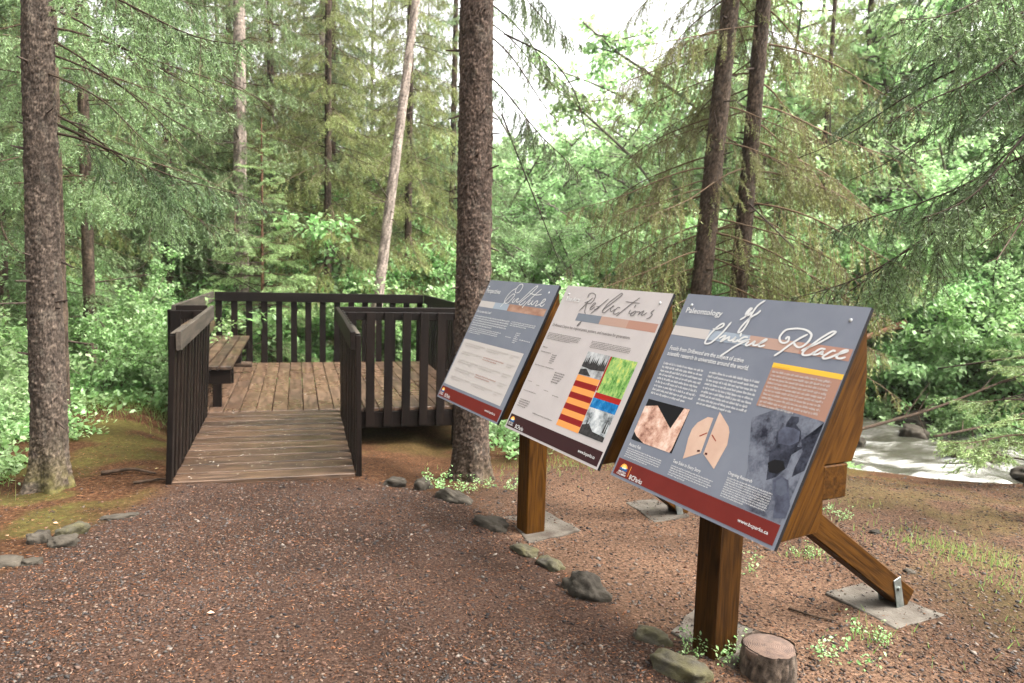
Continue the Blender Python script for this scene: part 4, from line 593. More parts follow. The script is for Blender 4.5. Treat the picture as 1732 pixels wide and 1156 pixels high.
for i in range(3):
    base = TL[i] + eu * PW / 2 + ev * PH * 0.5; loc = Vector((base[0], base[1], TL[i][2] - 0.9))
    sg = thing('information_sign', SIGN_LABELS[i], 'sign', loc)
    # panel: front face coloured, dark edge
    bm = bmesh.new(); cs = [(0, 0), (PW, 0), (PW, PH), (0, PH)]
    f_ = [bm.verts.new(Vector(P3(i, u, v, 0)) - loc) for u, v in cs]; k_ = [bm.verts.new(Vector(P3(i, u, v, -0.014)) - loc) for u, v in cs]
    F = bm.faces.new(f_); F.normal_update()
    if F.normal.dot(Vector(en)) < 0: F.normal_flip()
    bm.faces.new(k_[::-1])
    for k in range(4): bm.faces.new([f_[(k + 1) % 4], f_[k], k_[k], k_[(k + 1) % 4]])
    bmesh.ops.recalc_face_normals(bm, faces=bm.faces[:])
    for ff in bm.faces: ff.material_index = 0 if ff.normal.dot(Vector(en)) > 0.9 else 1
    me = bpy.data.meshes.new('panel'); bm.to_mesh(me); bm.free(); me.materials.append(PRINT['panelgrey' if i == 1 else 'panelslate']); me.materials.append(M_EDGE)
    pan = link('panel', me, sg)
    def prt(name, uvs, tris, mat, h):
        g = Geo(); uvs = np.asarray(uvs); V = TL[i][None] + uvs[:, :1] * eu + uvs[:, 1:2] * ev + en * h
        tris = np.asarray(tris).reshape(-1, 3)
        nrm = np.cross(V[tris[:, 1]] - V[tris[:, 0]], V[tris[:, 2]] - V[tris[:, 0]]) @ en
        tris = np.where(nrm[:, None] < 0, tris[:, ::-1], tris); g.add(V, tris)
        return link(name, g.mesh(name, [PRINT[mat]], off=loc), pan)
    for k, (pl, nm, mt, pts) in enumerate(POLYS):
        if pl != i: continue
        pts = np.array(pts)
        if nm in RECT:
            u0, u1, v0, v1 = (pts[0, 0] + pts[3, 0]) / 2, (pts[1, 0] + pts[2, 0]) / 2, (pts[0, 1] + pts[1, 1]) / 2, (pts[2, 1] + pts[3, 1]) / 2
            if nm == 'band': v0, v1 = 0.1565, 0.201
            if nm == 'footer': u0, u1, v0, v1 = 0.012, PW - 0.012, 0.795, PH - 0.012
            pts = np.array([(u0, v0), (u1, v0), (u1, v1), (u0, v1)])
        pts[:, 0] = np.clip(pts[:, 0], 0.002, PW - 0.002); pts[:, 1] = np.clip(pts[:, 1], 0.002, PH - 0.002)
        lay = {'boxtop': 2, 'fossil': 2, 'figure': 2, 'figure2': 3, 'shirt': 4, 'mark': 2, 'log': 2, 'sun': 3, 'mount': 4, 'snow': 5, 'divider': 2, 'footer': 2, 'photo': 1}.get(nm, 1)
        prt(PART[nm], pts, tri_poly(pts), mt, 0.00025 * lay + 0.000015 * k)
    if i == 1:                                   # the two black and white landscape pictures
        u0, u1, v0, v1 = 0.4735, 0.674, 0.353, 0.481; r3 = random.Random(3)
        for k in range(13):
            uc = u0 + (u1 - u0) * (k + 0.5) / 13; w_ = (u1 - u0) / 13 * r3.uniform(0.7, 1.15); tp_ = v0 + 0.012 + r3.uniform(0, 0.04)
            prt('picture_detail', np.clip(np.array([(uc, tp_), (uc + w_ * 0.8, v0 + 0.075), (uc - w_ * 0.8, v0 + 0.075)]), (u0, v0), (u1, v1)), [(0, 1, 2)], 'photodark', 0.0012 + 0.00003 * k)
        prt('picture_detail', np.array([(u0, v0 + 0.06), (u1, v0 + 0.07), (u1, v0 + 0.082), (u0 + 0.09, v0 + 0.09), (u0, v0 + 0.083)]), [(0, 1, 2), (0, 2, 3), (0, 3, 4)], 'photodark', 0.0017)
        prt('picture_detail', np.array([(u0, v0 + 0.098), (u0 + 0.05, v0 + 0.09), (u0 + 0.11, v1 - 0.004), (u0, v1 - 0.002)]), [(0, 1, 2), (0, 2, 3)], 'photodark', 0.0017)
        u0, u1, v0, v1 = 0.684, 0.889, 0.622, 0.7575
        prt('picture_detail', np.array([(u0, v1 - 0.045), (u0 + 0.05, v1 - 0.06), (u0 + 0.1, v1 - 0.03), (u1, v1 - 0.025), (u1, v1), (u0, v1)]), [(0, 1, 5), (1, 2, 5), (2, 4, 5), (2, 3, 4)], 'photodark', 0.0012)
        for uc, w_, tp_ in ((0.715, 0.006, 0.66), (0.735, 0.004, 0.675), (0.86, 0.007, 0.625), (0.875, 0.005, 0.64)):
            prt('picture_detail', np.array([(uc, tp_), (uc + w_, v1 - 0.04), (uc - w_, v1 - 0.04)]), [(0, 1, 2)], 'photodark', 0.0013)
    words = [STROKES[i]] if i < 2 else [STROKES[2][:2], STROKES[2][2:8], STROKES[2][8:]]
    for wd_ in words:
        V_, T_, n_ = [], [], 0
        for s_ in wd_:
            v, t = ribbon(s_, 0.0088 if i == 2 else (0.0072 if i == 0 else 0.0052)); V_.append(v); T_.append(t + n_); n_ += len(v)
        V_ = np.concatenate(V_); V_[:, 0] = np.clip(V_[:, 0], 0.003, PW - 0.003); V_[:, 1] = np.clip(V_[:, 1], 0.004, PH)
        prt('script_title', V_, np.concatenate(T_), 'scriptgrey' if i == 1 else 'white', 0.0027)
    for (gv, gt), tx in zip(GL, TEXTS):
        if tx[0] != i: continue
        x0, x1 = gv[:, 0].min(), gv[:, 0].max(); vb = (tx[2][1] + tx[3][1]) / 2; hgt = max(tx[2][1] - tx[4][1], 0.004)
        if 'of active' in tx[1] or 'scientific' in tx[1]: hgt = 0.0195
        u0 = max(tx[2][0], 0.022)
        uvs = np.stack([u0 + (gv[:, 0] - x0) / (x1 - x0) * (tx[3][0] - u0), vb - gv[:, 1] * hgt / 0.70], -1)
        prt('heading_text', uvs, gt, tx[5], 0.0030)
    by = {}
    for pl, mt, tl, tr, blc, n, fill in FINE:
        if pl != i: continue
        u0, u1 = max(0.022, (tl[0] + blc[0]) / 2), min(tr[0], PW - 0.02); v0, v1 = (tl[1] + tr[1]) / 2, blc[1]; lh = (v1 - v0) / n
        for r_ in range(n):
            u = u0; end = u1 if (r_ < n - 1 or n == 1) else u0 + (u1 - u0) * random.uniform(0.35, 0.8)
            end = u0 + (end - u0) * random.uniform(fill, 1.0)
            xh = min(lh * 0.42, 0.0085)
            while u < end:
                for _ in range(random.randint(2, 8)):
                    w = xh * random.uniform(0.35, 0.6); asc = random.random(); top = v0 + lh * (r_ + 0.8) - xh * (1.45 if asc < 0.25 else 1.0); bot = v0 + lh * (r_ + 0.8) + (xh * 0.35 if asc > 0.9 else 0)
                    if u + w > u1: break
                    by.setdefault(mt, []).append([(u, top), (u + w * 0.62, top), (u + w * 0.62, bot), (u, bot)]); u += w * 1.08
                u += xh * 0.55
    for mt, L in by.items():
        a_ = np.array(L).reshape(-1, 2); k = np.arange(len(L)) * 4
        prt('body_text', a_, np.concatenate([np.stack([k, k + 1, k + 2], 1), np.stack([k, k + 2, k + 3], 1)]), mt, 0.0024)
    for s_i, uvs in SCREWS:
        if s_i != i: continue
        for u, v in uvs:
            bm = bmesh.new(); bmesh.ops.create_uvsphere(bm, u_segments=10, v_segments=6, radius=0.0075)
            me = bpy.data.meshes.new('screw'); bm.to_mesh(me); bm.free(); me.materials.append(M_SCREW)
            link('screw', me, pan, basis=Matrix.Translation(Vector(P3(i, max(u, 0.03), 0.053, 0.001)) - loc) @ Vector(en).to_track_quat('Z', 'Y').to_matrix().to_4x4() @ Matrix.Diagonal((1, 1, 0.55, 1)))
    for u0 in (0.02, PW - 0.065): side_board(sg, i, u0, loc)
    a_ = TL[i] + eu * 0.066 - en2 * (-0.10 * SC) ; 
    for v_ in (0.12, 0.80):
        a0 = P3(i, 0.067, v_ * PH, -0.035); a1 = P3(i, PW - 0.067, v_ * PH, -0.035)
        board('back_batten', sg, a0, a1, ev, 0.08, 0.036, M_STAIN, loc)
# the stand: one beam, two posts, two braces on concrete footings
def RC(U, b, z): q_ = ROWC + eu * U - en2 * b; return Vector((q_[0], q_[1], z))
BBc, BZ = -0.095 * SC, (1.83 - 0.815) * SC
sl = RC(0.14, BBc, 0)
stand = thing('sign_stand', 'stained timber stand of posts, beam and diagonal braces carrying the three signs', 'sign stand', sl)
board('beam', stand, RC(-1.44, BBc, BZ), RC(1.475, BBc, BZ), ZV, 0.122, 0.122, M_STAIN, sl, 0.005)
BRACE = []
for U in (0.948, -0.666):
    q_ = RC(U, BBc, 0); g0 = gz(q_.x, q_.y)
    board('post', stand, RC(U, BBc, g0 - 0.05), RC(U, BBc, BZ - 0.063), eu, 0.13, 0.13, M_SHADEPOST if U > 0 else M_STAIN, sl, 0.006)
    fb = 1.25 * SC; q2 = RC(U, fb, 0); g1 = gz(q2.x, q2.y)
    board('brace', stand, RC(U, BBc + 0.10, BZ - 0.10), RC(U, fb + 0.02, g1 + 0.03), eu, 0.09, 0.105, M_STAIN, sl, 0.005)
    for s_ in (-1, 1):
        br = board('bracket', stand, RC(U + s_ * 0.048, fb - 0.05, g1 - 0.01), RC(U + s_ * 0.048, fb - 0.10, g1 + 0.16), en2, 0.05, 0.005, M_METAL, sl, 0.001)
        bm = bmesh.new(); bmesh.ops.create_cone(bm, cap_ends=True, segments=6, radius1=0.011, radius2=0.011, depth=0.014); me = bpy.data.meshes.new('bolt'); bm.to_mesh(me); bm.free(); me.materials.append(M_METAL)
        q3 = RC(U + s_ * 0.054, fb - 0.085, g1 + 0.11) - sl
        link('bolt', me, stand, basis=Matrix.Translation(q3) @ Vector(eu).to_track_quat('Z', 'Y').to_matrix().to_4x4())
    BRACE.append((U, fb, g1, g0))
# footings
PADS = []
def slab(name, pts, label, h=0.03, seed=0):
    c = np.mean(pts, 0); z = max(gz(*p_) for p_ in pts); r2 = random.Random(seed); bm = bmesh.new(); ring = []
    for k in range(len(pts)):
        a, b_ = np.array(pts[k]), np.array(pts[(k + 1) % len(pts)])
        for t in np.linspace(0, 1, 6)[:-1]: q_ = a + (b_ - a) * t; ring.append(bm.verts.new((q_[0] - c[0] + r2.uniform(-.008, .008), q_[1] - c[1] + r2.uniform(-.008, .008), h + r2.uniform(-.004, .004))))
    f_ = bm.faces.new(ring); ex = bmesh.ops.extrude_face_region(bm, geom=[f_]); bmesh.ops.translate(bm, vec=(0, 0, -0.12), verts=[v for v in ex['geom'] if isinstance(v, bmesh.types.BMVert)])
    bmesh.ops.recalc_face_normals(bm, faces=bm.faces[:]); bmesh.ops.bevel(bm, geom=bm.edges[:], offset=0.004, segments=1, affect='EDGES')
    me = bpy.data.meshes.new(name); bm.to_mesh(me); bm.free(); me.materials.append(M_CONCRETE)
    o = link(name, me); o.location = (c[0], c[1], z - 0.026); PADS.append((pts, z - 0.026 + h)); return tag(o, label, 'footing', 'concrete sign footings')
slab('concrete_footing', [(0.74, 3.10), (0.90, 3.36), (1.13, 3.14), (0.92, 2.80)], 'concrete footing under the nearest sign post beside the stump', seed=1)
slab('concrete_footing', [(1.60, 3.57), (1.84, 3.69), (2.09, 3.37), (1.78, 3.20)], 'concrete footing under the metal bracketed brace foot on the right', seed=2)
slab('concrete_footing', [(-0.02, 4.62), (0.25, 4.76), (0.45, 4.42), (0.13, 4.18)], 'wet concrete footing under the middle post', seed=3)
slab('concrete_footing', [(0.84, 5.10), (1.05, 5.20), (1.23, 4.86), (0.97, 4.70)], 'partly buried concrete footing behind the middle sign', seed=4)

fx, fy, fz = [], [], []
for pts_, top in PADS:
    A_, B_, C_, D_ = [np.array(q_) for q_ in pts_]; n = 110; a = rng.beta(0.6, 0.6, n)[:, None]; b_ = rng.beta(0.6, 0.6, n)[:, None]
    q_ = (A_ * (1 - a) + B_ * a) * (1 - b_) + (D_ * (1 - a) + C_ * a) * b_; fx += list(q_[:, 0]); fy += list(q_[:, 1]); fz += [top + 0.002] * n
fx, fy, fz = np.array(fx), np.array(fy), np.array(fz)
pebbles('footing_gravel', fx, fy, 0.003 + 0.007 * rng.random(len(fx)) ** 2, GCOL, M_GRAVEL, 'loose pebbles lying on the concrete footings', zz=fz)
# ------------------------------------------------------------------ trees, shrubs and plants
def trunk_arr(h, r0, r1, seed, lean=(0, 0), flare=0.0, nth=96, dz=0.014, cell=(0.026, 0.034), amp=0.006, col=(0.10, 0.075, 0.06), bow=0.0, roots=5, moss=0.0):
    r = np.random.default_rng(seed); nz = max(6, int(h / dz)); zz = np.linspace(-0.12, h, nz); th = np.arange(nth) * 2 * np.pi / nth
    Z_, T_ = np.meshgrid(zz, th, indexing='ij'); rad = r0 + (r1 - r0) * np.clip(Z_ / h, 0, 1)
    fl = np.exp(-np.clip(Z_, -0.1, None) / 0.16); rad = rad * (1 + flare * fl * (0.55 + 0.45 * np.cos(roots * T_ + seed) + 0.25 * np.sin((roots - 2) * T_ + 2 * seed)))
    rad = rad * (1 + 0.03 * np.sin(T_ * 2 + Z_ * 0.9 + seed) + 0.02 * np.sin(T_ * 3 - Z_ * 2.1))
    # overlapping bark scales: nearest of jittered cells
    cw, ch = cell; nc = max(6, int(2 * np.pi * r0 / cw)); nr = int((h + 0.3) / ch) + 3
    jx = r.random((nr, nc)); jy = r.random((nr, nc)); cr = r.random((nr, nc))
    U = T_ / (2 * np.pi) * nc; Vv = (Z_ + 0.12) / ch + 1; iu = np.floor(U).astype(int); iv = np.floor(Vv).astype(int)
    f1 = np.full(U.shape, 9.0); f2 = f1.copy(); rv = np.zeros(U.shape); ty = np.zeros(U.shape)
    for a in (-1, 0, 1):
        for b in (-1, 0, 1):
            ci = (iu + a) % nc; cj = np.clip(iv + b, 0, nr - 1); d = np.hypot(iu + a + jx[cj, ci] - U, (iv + b + jy[cj, ci] - Vv) * 0.8)
            k = d < f1; f2 = np.where(k, f1, np.minimum(f2, d)); rv = np.where(k, cr[cj, ci], rv); ty = np.where(k, Vv - (iv + b + jy[cj, ci]), ty); f1 = np.where(k, d, f1)
    edge = np.clip((f2 - f1) / 0.22, 0, 1); disp = amp * (0.9 * rv * edge + 0.5 * np.clip(-ty, -0.6, 0.6) * rv - 0.6 * (1 - edge)) + amp * 1.2 * (vnoise(T_ / (2 * np.pi) * 16, Z_ * 8, 1.0, seed) - 0.5)
    rad = rad + disp; cx_ = lean[0] * Z_ / h + bow * np.sin(np.pi * np.clip(Z_ / h, 0, 1)); cy_ = lean[1] * Z_ / h
    V = np.stack([cx_ + rad * np.cos(T_), cy_ + rad * np.sin(T_), Z_], -1)
    c = 0.85 * np.array(col)[None, None] * (0.30 + 0.80 * edge * (0.35 + 0.95 * rv))[..., None] * (0.8 + 0.4 * vnoise(T_ / (2 * np.pi) * 9, Z_ * 5, 1.0, seed + 3))[..., None]
    lich = sstep(0.72, 0.85, vnoise(T_ / (2 * np.pi) * 20, Z_ * 12, 1.0, seed + 5))[..., None] * 0.14; c = c * (1 - lich) + lich * np.array([0.13, 0.12, 0.095])
    if moss:
        mk = (moss * np.exp(-np.clip(Z_, 0, None) / 0.14) * sstep(0.3, 0.7, vnoise(T_ / (2 * np.pi) * 10, Z_ * 14, 1.0, seed + 7) + 0.25))[..., None]; mk = np.clip(mk, 0, 1); c = c * (1 - mk) + mk * np.array([0.085, 0.075, 0.018])
    idx = np.arange(nz * nth).reshape(nz, nth); j = np.roll(idx, -1, 1); q = np.stack([idx[:-1], j[:-1], j[1:], idx[1:]], -1).reshape(-1, 4)
    g = Geo(); g.add(V.reshape(-1, 3), np.concatenate([q[:, :3], q[:, [0, 2, 3]]]), 0, c.reshape(-1, 3))
    return g
def stubs(g, h0, h1, r0, r1, h, n, seed, lean=(0, 0), col=(0.05, 0.036, 0.028), L=(0.02, 0.12)):
    """broken dead branch stubs on a trunk"""
    r = np.random.default_rng(seed); z = r.uniform(h0, h1, n); a = r.uniform(0, 6.28, n); rad = (r0 + (r1 - r0) * z / h) * 0.97
    P = np.stack([lean[0] * z / h + rad * np.cos(a), lean[1] * z / h + rad * np.sin(a), z], -1); D = unit(np.stack([np.cos(a), np.sin(a), r.normal(0, 0.35, n)], -1)); l = r.uniform(*L, n) * (1 + 3 * (r.random(n) > 0.9))
    v, t = sticks(P, P + D * l[:, None], r.uniform(0.007, 0.014, n), r.uniform(0.002, 0.006, n), 5); g.add(v, t, 0, col)
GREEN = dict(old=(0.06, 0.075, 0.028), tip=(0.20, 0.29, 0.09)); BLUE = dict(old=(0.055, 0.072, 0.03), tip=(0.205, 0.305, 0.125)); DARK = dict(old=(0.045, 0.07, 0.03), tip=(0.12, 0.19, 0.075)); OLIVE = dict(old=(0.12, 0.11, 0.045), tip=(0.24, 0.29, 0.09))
def bough(seed, L, droop=0.3, upt=0.12, sec=0.06, ter=0.07, hang=0.5, step=0.03, bl=0.03, bw=0.006, nb=3, cols=GREEN, bare=0.15, lichen=0.0, wid=0.42, twig=(0.075, 0.05, 0.034), rs=1.0):
    r = np.random.default_rng(seed); g = Geo(); t = np.linspace(0, 1, 13)
    wy = 0.06 * L * np.sin(t * 3.4 + seed) * t; wz = 0.035 * L * np.sin(t * 6.5 + seed * 1.7) * t
    P = np.stack([L * t, wy, L * (-droop * t ** 1.5 + upt * t ** 3) + wz], -1); rad = (0.0058 * L + 0.002) * rs * (1 - t) + 0.0016
    v, q = tube(P, rad, 5, False); g.add(v, q, 1, twig)
    S0, S1, SR, shootP, shootQ, tipness = [], [], [], [], [], []
    ns = max(4, int(L / sec)); s_all = np.sort(r.uniform(0.08, 0.99, ns))
    for k, s in enumerate(s_all):
        p = np.array([np.interp(s, t, P[:, a]) for a in range(3)]); T = unit(np.array([np.interp(min(1, s + .03), t, P[:, a]) for a in range(3)]) - np.array([np.interp(s - .03, t, P[:, a]) for a in range(3)]))
        sd = 1 if k % 2 else -1; ang = R(62 - 24 * s) * r.uniform(0.8, 1.15); l = max(0.05, (L * wid * (1 - s) ** 0.75 * (0.35 + 0.65 * min(1, s / 0.25)) + 0.04) * r.uniform(0.65, 1.15))
        d = unit(math.cos(ang) * T + math.sin(ang) * np.array([0, sd, 0]) + np.array([0, 0, -hang * r.uniform(0.1, 0.7)])); m = 4; pts = [p]
        for j in range(m): d = unit(d + np.array([0, 0, -hang * 0.20]) + r.normal(0, 0.05, 3)); pts.append(pts[-1] + d * l / m)
        pts = np.array(pts); S0 += list(pts[:-1]); S1 += list(pts[1:]); SR += [0.0035, 0.003, 0.0024, 0.0018]
        dead = r.random() < bare
        if not dead:
            for j in range(m):
                if j > 0 or s > 0.5: shootP.append(pts[j]); shootQ.append(pts[j + 1]); tipness.append(0.3 + 0.2 * j)
        nt = int(l / ter)
        for j in range(nt):
            u = (j + r.random()) / max(nt, 1); fj = min(u, 0.999) * m; b = pts[int(fj)] + (pts[int(fj) + 1] - pts[int(fj)]) * (fj % 1); D = unit(pts[min(m, int(fj) + 1)] - pts[int(fj)])
            side = unit(np.cross(D, [0, 0, 1.0])) * (1 if j % 2 else -1); dt = unit(D * r.uniform(0.5, 0.9) + side * r.uniform(0.4, 0.9) * (1 - 0.5 * hang) + np.array([0, 0, -hang * r.uniform(0.3, 1.5)])); lt = (0.36 * l * (1 - 0.7 * u) + 0.035) * r.uniform(0.6, 1.2)
            S0.append(b); S1.append(b + dt * lt); SR.append(0.0018)
            if not dead or r.random() < 0.25: shootP.append(b + dt * lt * 0.1); shootQ.append(b + dt * lt); tipness.append(0.8)
    v, q = sticks(S0, S1, np.array(SR) * rs, np.array(SR) * 0.7 * rs, 3); g.add(v, q, 1, np.array(twig) * 1.1)
    A = np.array(shootP); B = np.array(shootQ); tp = np.array(tipness); ln = np.linalg.norm(B - A, axis=1); cnt = np.maximum(1, (ln / step).astype(int)); id_ = np.repeat(np.arange(len(A)), cnt * nb); K = len(id_)
    f = r.random(K); base = A[id_] + (B - A)[id_] * f[:, None]; D = unit((B - A)[id_]); pr = unit(np.cross(D, r.normal(size=(K, 3))))
    dr = unit(D * 0.75 + pr * 0.75 + np.array([0, 0, 0.08])); v, q = blades(base, dr, bl * r.uniform(0.7, 1.2, K), bw, r)
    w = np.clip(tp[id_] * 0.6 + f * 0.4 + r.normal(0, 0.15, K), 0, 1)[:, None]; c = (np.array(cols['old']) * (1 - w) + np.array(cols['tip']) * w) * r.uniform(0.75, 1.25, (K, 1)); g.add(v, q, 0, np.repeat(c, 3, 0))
    if lichen:
        S0 = np.array(S0); n = int(len(S0) * lichen); k = r.integers(0, len(S0), n); b = S0[k]; l = r.uniform(0.04, 0.20, n); v, q = blades(b, unit(np.stack([r.normal(0, .12, n), r.normal(0, .12, n), -np.ones(n)], -1)), l, r.uniform(0.002, 0.005, n), r); g.add(v, q, 1, np.array([0.13, 0.12, 0.065]))
    return g.arrays()
def place(az, pitch, sc, off, roll=0.0):
    M = np.eye(4); M[:3, :3] = np.array(Matrix.Rotation(az, 3, 'Z') @ Matrix.Rotation(-pitch, 3, 'Y') @ Matrix.Rotation(roll, 3, 'X')) * sc; M[:3, 3] = off; return M
def crown_mesh(name, bs, z0, z1, n, length, seed, rad, lean=(0, 0), h=None, pitch=(0.0, 0.0), azs=None, Lb=1.0, bias=1.0):
    """many boughs set round a trunk; length(t) gives the bough length at height fraction t"""
    r = np.random.default_rng(seed); g = Geo()
    for k in range(n):
        t = ((k + r.random()) / n) ** bias; z = z0 + (z1 - z0) * t; az = (k * 2.39996 + r.normal(0, 0.25)) if azs is None else azs(k, r); sc = length(t) / Lb * r.uniform(0.75, 1.15)
        fz = z / h if h else 0; rr = rad * (1 - 0.6 * fz); off = (lean[0] * fz + rr * math.cos(az), lean[1] * fz + rr * math.sin(az), z)
        g.merge(bs[r.integers(0, len(bs))], place(az, pitch[0] + (pitch[1] - pitch[0]) * t + r.normal(0, 0.08), sc, off, r.normal(0, 0.2)), r.uniform(0.8, 1.2))
    return g.mesh(name, [M_NEEDLE, M_TWIG])
def shrub_arr(seed, h, spread, nstem, nleaf, ls, cols, stemr=0.008, stemcol=(0.07, 0.055, 0.04), up=0.8, low=0.25):
    r = np.random.default_rng(seed); g = Geo(); A, B = [], []
    for s in range(nstem):
        az = r.uniform(0, 6.28); d = unit(np.array([math.cos(az) * spread, math.sin(az) * spread, up * 1.6])); p = np.array([r.normal(0, .06), r.normal(0, .06), -0.05]); L = h * r.uniform(0.7, 1.1); pts = [p]; m = 9
        for j in range(m): d = unit(d + np.array([math.cos(az), math.sin(az), -0.25]) * 0.07 + r.normal(0, 0.10, 3)); pts.append(pts[-1] + d * L / m)
        pts = np.array(pts); v, t = tube(pts, np.linspace(stemr, stemr * 0.25, m + 1) * (h / 1.6), 4, False); g.add(v, t, 1, stemcol)
        for j in range(int(m * 2.2)):
            u = r.uniform(low, 1.0) * m * 0.999; b = pts[int(u)] + (pts[int(u) + 1] - pts[int(u)]) * (u % 1); a2 = r.uniform(0, 6.28)
            db = unit(np.array([math.cos(a2), math.sin(a2), r.uniform(0.0, 0.7)])); l = h * r.uniform(0.12, 0.30) * (1.15 - 0.6 * u / m); A.append(b); B.append(b + db * l)
    A = np.array(A); B = np.array(B); v, t = sticks(A, B, stemr * 0.3 * (h / 1.6), stemr * 0.12 * (h / 1.6), 3); g.add(v, t, 1, stemcol)
    K = nleaf; id_ = r.integers(0, len(A), K); f = r.random(K) ** 0.7; base = A[id_] + (B - A)[id_] * f[:, None] + r.normal(0, ls * 0.6, (K, 3)); D = unit((B - A)[id_])
    dr = unit(D * 0.5 + r.normal(0, 0.6, (K, 3)) + np.array([0, 0, -0.15])); nn_ = unit(np.array([0, 0, 1.0]) + r.normal(0, 0.34, (K, 3))); L = ls * r.uniform(0.6, 1.25, K)
    v, t = leafquads(base, dr, nn_, L, L * r.uniform(0.5, 0.75, K)); c = np.array(cols)[r.integers(0, len(cols), K)] * r.uniform(0.75, 1.25, (K, 1)); g.add(v, t, 0, np.repeat(c, 4, 0))
    return g
LEAFC = [(0.20, 0.345, 0.12), (0.26, 0.41, 0.165), (0.15, 0.28, 0.085), (0.32, 0.45, 0.22)]
LIGHTC = [(0.31, 0.46, 0.21), (0.39, 0.52, 0.27), (0.25, 0.39, 0.16)]

# boughs at three levels of detail
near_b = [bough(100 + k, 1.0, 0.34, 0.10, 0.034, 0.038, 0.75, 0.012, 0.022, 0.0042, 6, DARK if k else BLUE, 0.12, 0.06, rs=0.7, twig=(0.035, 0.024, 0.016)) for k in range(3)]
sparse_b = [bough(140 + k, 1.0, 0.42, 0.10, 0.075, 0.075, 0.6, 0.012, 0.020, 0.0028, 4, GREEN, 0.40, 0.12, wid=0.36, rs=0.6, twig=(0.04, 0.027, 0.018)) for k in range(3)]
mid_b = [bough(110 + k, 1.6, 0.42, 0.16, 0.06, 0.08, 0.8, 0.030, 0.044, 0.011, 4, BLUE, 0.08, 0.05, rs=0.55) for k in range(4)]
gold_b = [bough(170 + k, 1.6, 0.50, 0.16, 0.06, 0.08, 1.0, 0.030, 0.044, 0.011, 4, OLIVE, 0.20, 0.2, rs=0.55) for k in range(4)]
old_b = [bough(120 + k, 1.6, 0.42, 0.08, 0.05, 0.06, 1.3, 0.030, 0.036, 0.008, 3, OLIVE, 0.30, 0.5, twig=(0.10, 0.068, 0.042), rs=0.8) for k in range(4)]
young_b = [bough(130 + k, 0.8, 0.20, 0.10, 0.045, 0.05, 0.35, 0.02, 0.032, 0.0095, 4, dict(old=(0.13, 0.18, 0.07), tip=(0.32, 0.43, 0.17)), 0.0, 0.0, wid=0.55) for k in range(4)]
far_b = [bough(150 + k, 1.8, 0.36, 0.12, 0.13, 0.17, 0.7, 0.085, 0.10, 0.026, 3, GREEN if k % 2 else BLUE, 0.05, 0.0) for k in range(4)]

# --- big foreground spruces
def conifer(name, label, pos, h, r0, r1, seed, lean=(0, 0), flare=0.35, crown=None, group=None, hi=False, col=(0.10, 0.075, 0.06), nst=20, moss=0.0, nth=None, dz=None, amp=0.008, stl=(0.02, 0.12), cell=(0.019, 0.024), two=False):
    z = gz(pos[0], pos[1]); o = thing(name, label, 'tree', (pos[0], pos[1], z - 0.02), group)
    g = trunk_arr(h, r0, r1, seed, lean, flare, nth or (120 if hi else 28), dz or (0.010 if hi else 0.09), cell, amp, col, moss=moss)
    stubs(g, 0.5, h * 0.8, r0, r1, h, nst, seed + 1, lean, L=stl)
    link('trunk', g.mesh('trunk', [M_BARK], True), o)
    if crown is not None: link('crown', crown, o)
    if two: link('crown', crown, o, basis=Matrix.Rotation(1.9, 4, 'Z'))
    return o
arms = lambda lo, hi_: (lambda k, r: r.uniform(lo, hi_))
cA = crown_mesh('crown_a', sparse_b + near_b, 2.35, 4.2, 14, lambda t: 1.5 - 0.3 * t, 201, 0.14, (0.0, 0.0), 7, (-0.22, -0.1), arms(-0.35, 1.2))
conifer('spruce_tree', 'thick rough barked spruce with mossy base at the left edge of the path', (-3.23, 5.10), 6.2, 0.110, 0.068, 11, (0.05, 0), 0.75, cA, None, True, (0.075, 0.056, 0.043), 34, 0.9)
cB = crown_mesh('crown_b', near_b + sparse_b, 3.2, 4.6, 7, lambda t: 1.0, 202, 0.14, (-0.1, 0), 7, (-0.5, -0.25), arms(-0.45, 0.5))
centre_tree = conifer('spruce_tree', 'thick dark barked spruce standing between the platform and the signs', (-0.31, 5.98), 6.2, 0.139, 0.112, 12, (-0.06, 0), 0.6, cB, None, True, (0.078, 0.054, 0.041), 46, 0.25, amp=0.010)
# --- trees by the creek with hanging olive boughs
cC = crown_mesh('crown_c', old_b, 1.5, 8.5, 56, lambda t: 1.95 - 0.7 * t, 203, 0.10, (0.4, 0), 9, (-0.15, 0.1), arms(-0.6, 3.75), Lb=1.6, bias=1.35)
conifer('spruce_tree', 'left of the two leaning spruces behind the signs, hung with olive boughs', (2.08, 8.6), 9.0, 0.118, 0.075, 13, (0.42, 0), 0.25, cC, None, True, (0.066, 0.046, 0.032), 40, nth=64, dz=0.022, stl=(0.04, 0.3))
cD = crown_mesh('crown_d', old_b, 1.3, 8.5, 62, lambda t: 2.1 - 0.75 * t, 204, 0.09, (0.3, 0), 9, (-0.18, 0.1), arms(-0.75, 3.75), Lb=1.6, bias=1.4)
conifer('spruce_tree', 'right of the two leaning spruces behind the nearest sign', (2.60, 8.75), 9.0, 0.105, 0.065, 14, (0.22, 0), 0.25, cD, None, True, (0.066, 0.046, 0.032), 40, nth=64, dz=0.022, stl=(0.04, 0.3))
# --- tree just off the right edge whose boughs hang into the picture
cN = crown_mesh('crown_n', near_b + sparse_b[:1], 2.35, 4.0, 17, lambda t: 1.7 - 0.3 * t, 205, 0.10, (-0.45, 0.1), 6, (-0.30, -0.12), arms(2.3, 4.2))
conifer('spruce_tree', 'spruce at the right edge whose dark green boughs hang into the picture', (3.95, 5.1), 6.0, 0.12, 0.07, 15, (-0.75, 0.1), 0.3, cN, None, False, nst=10)
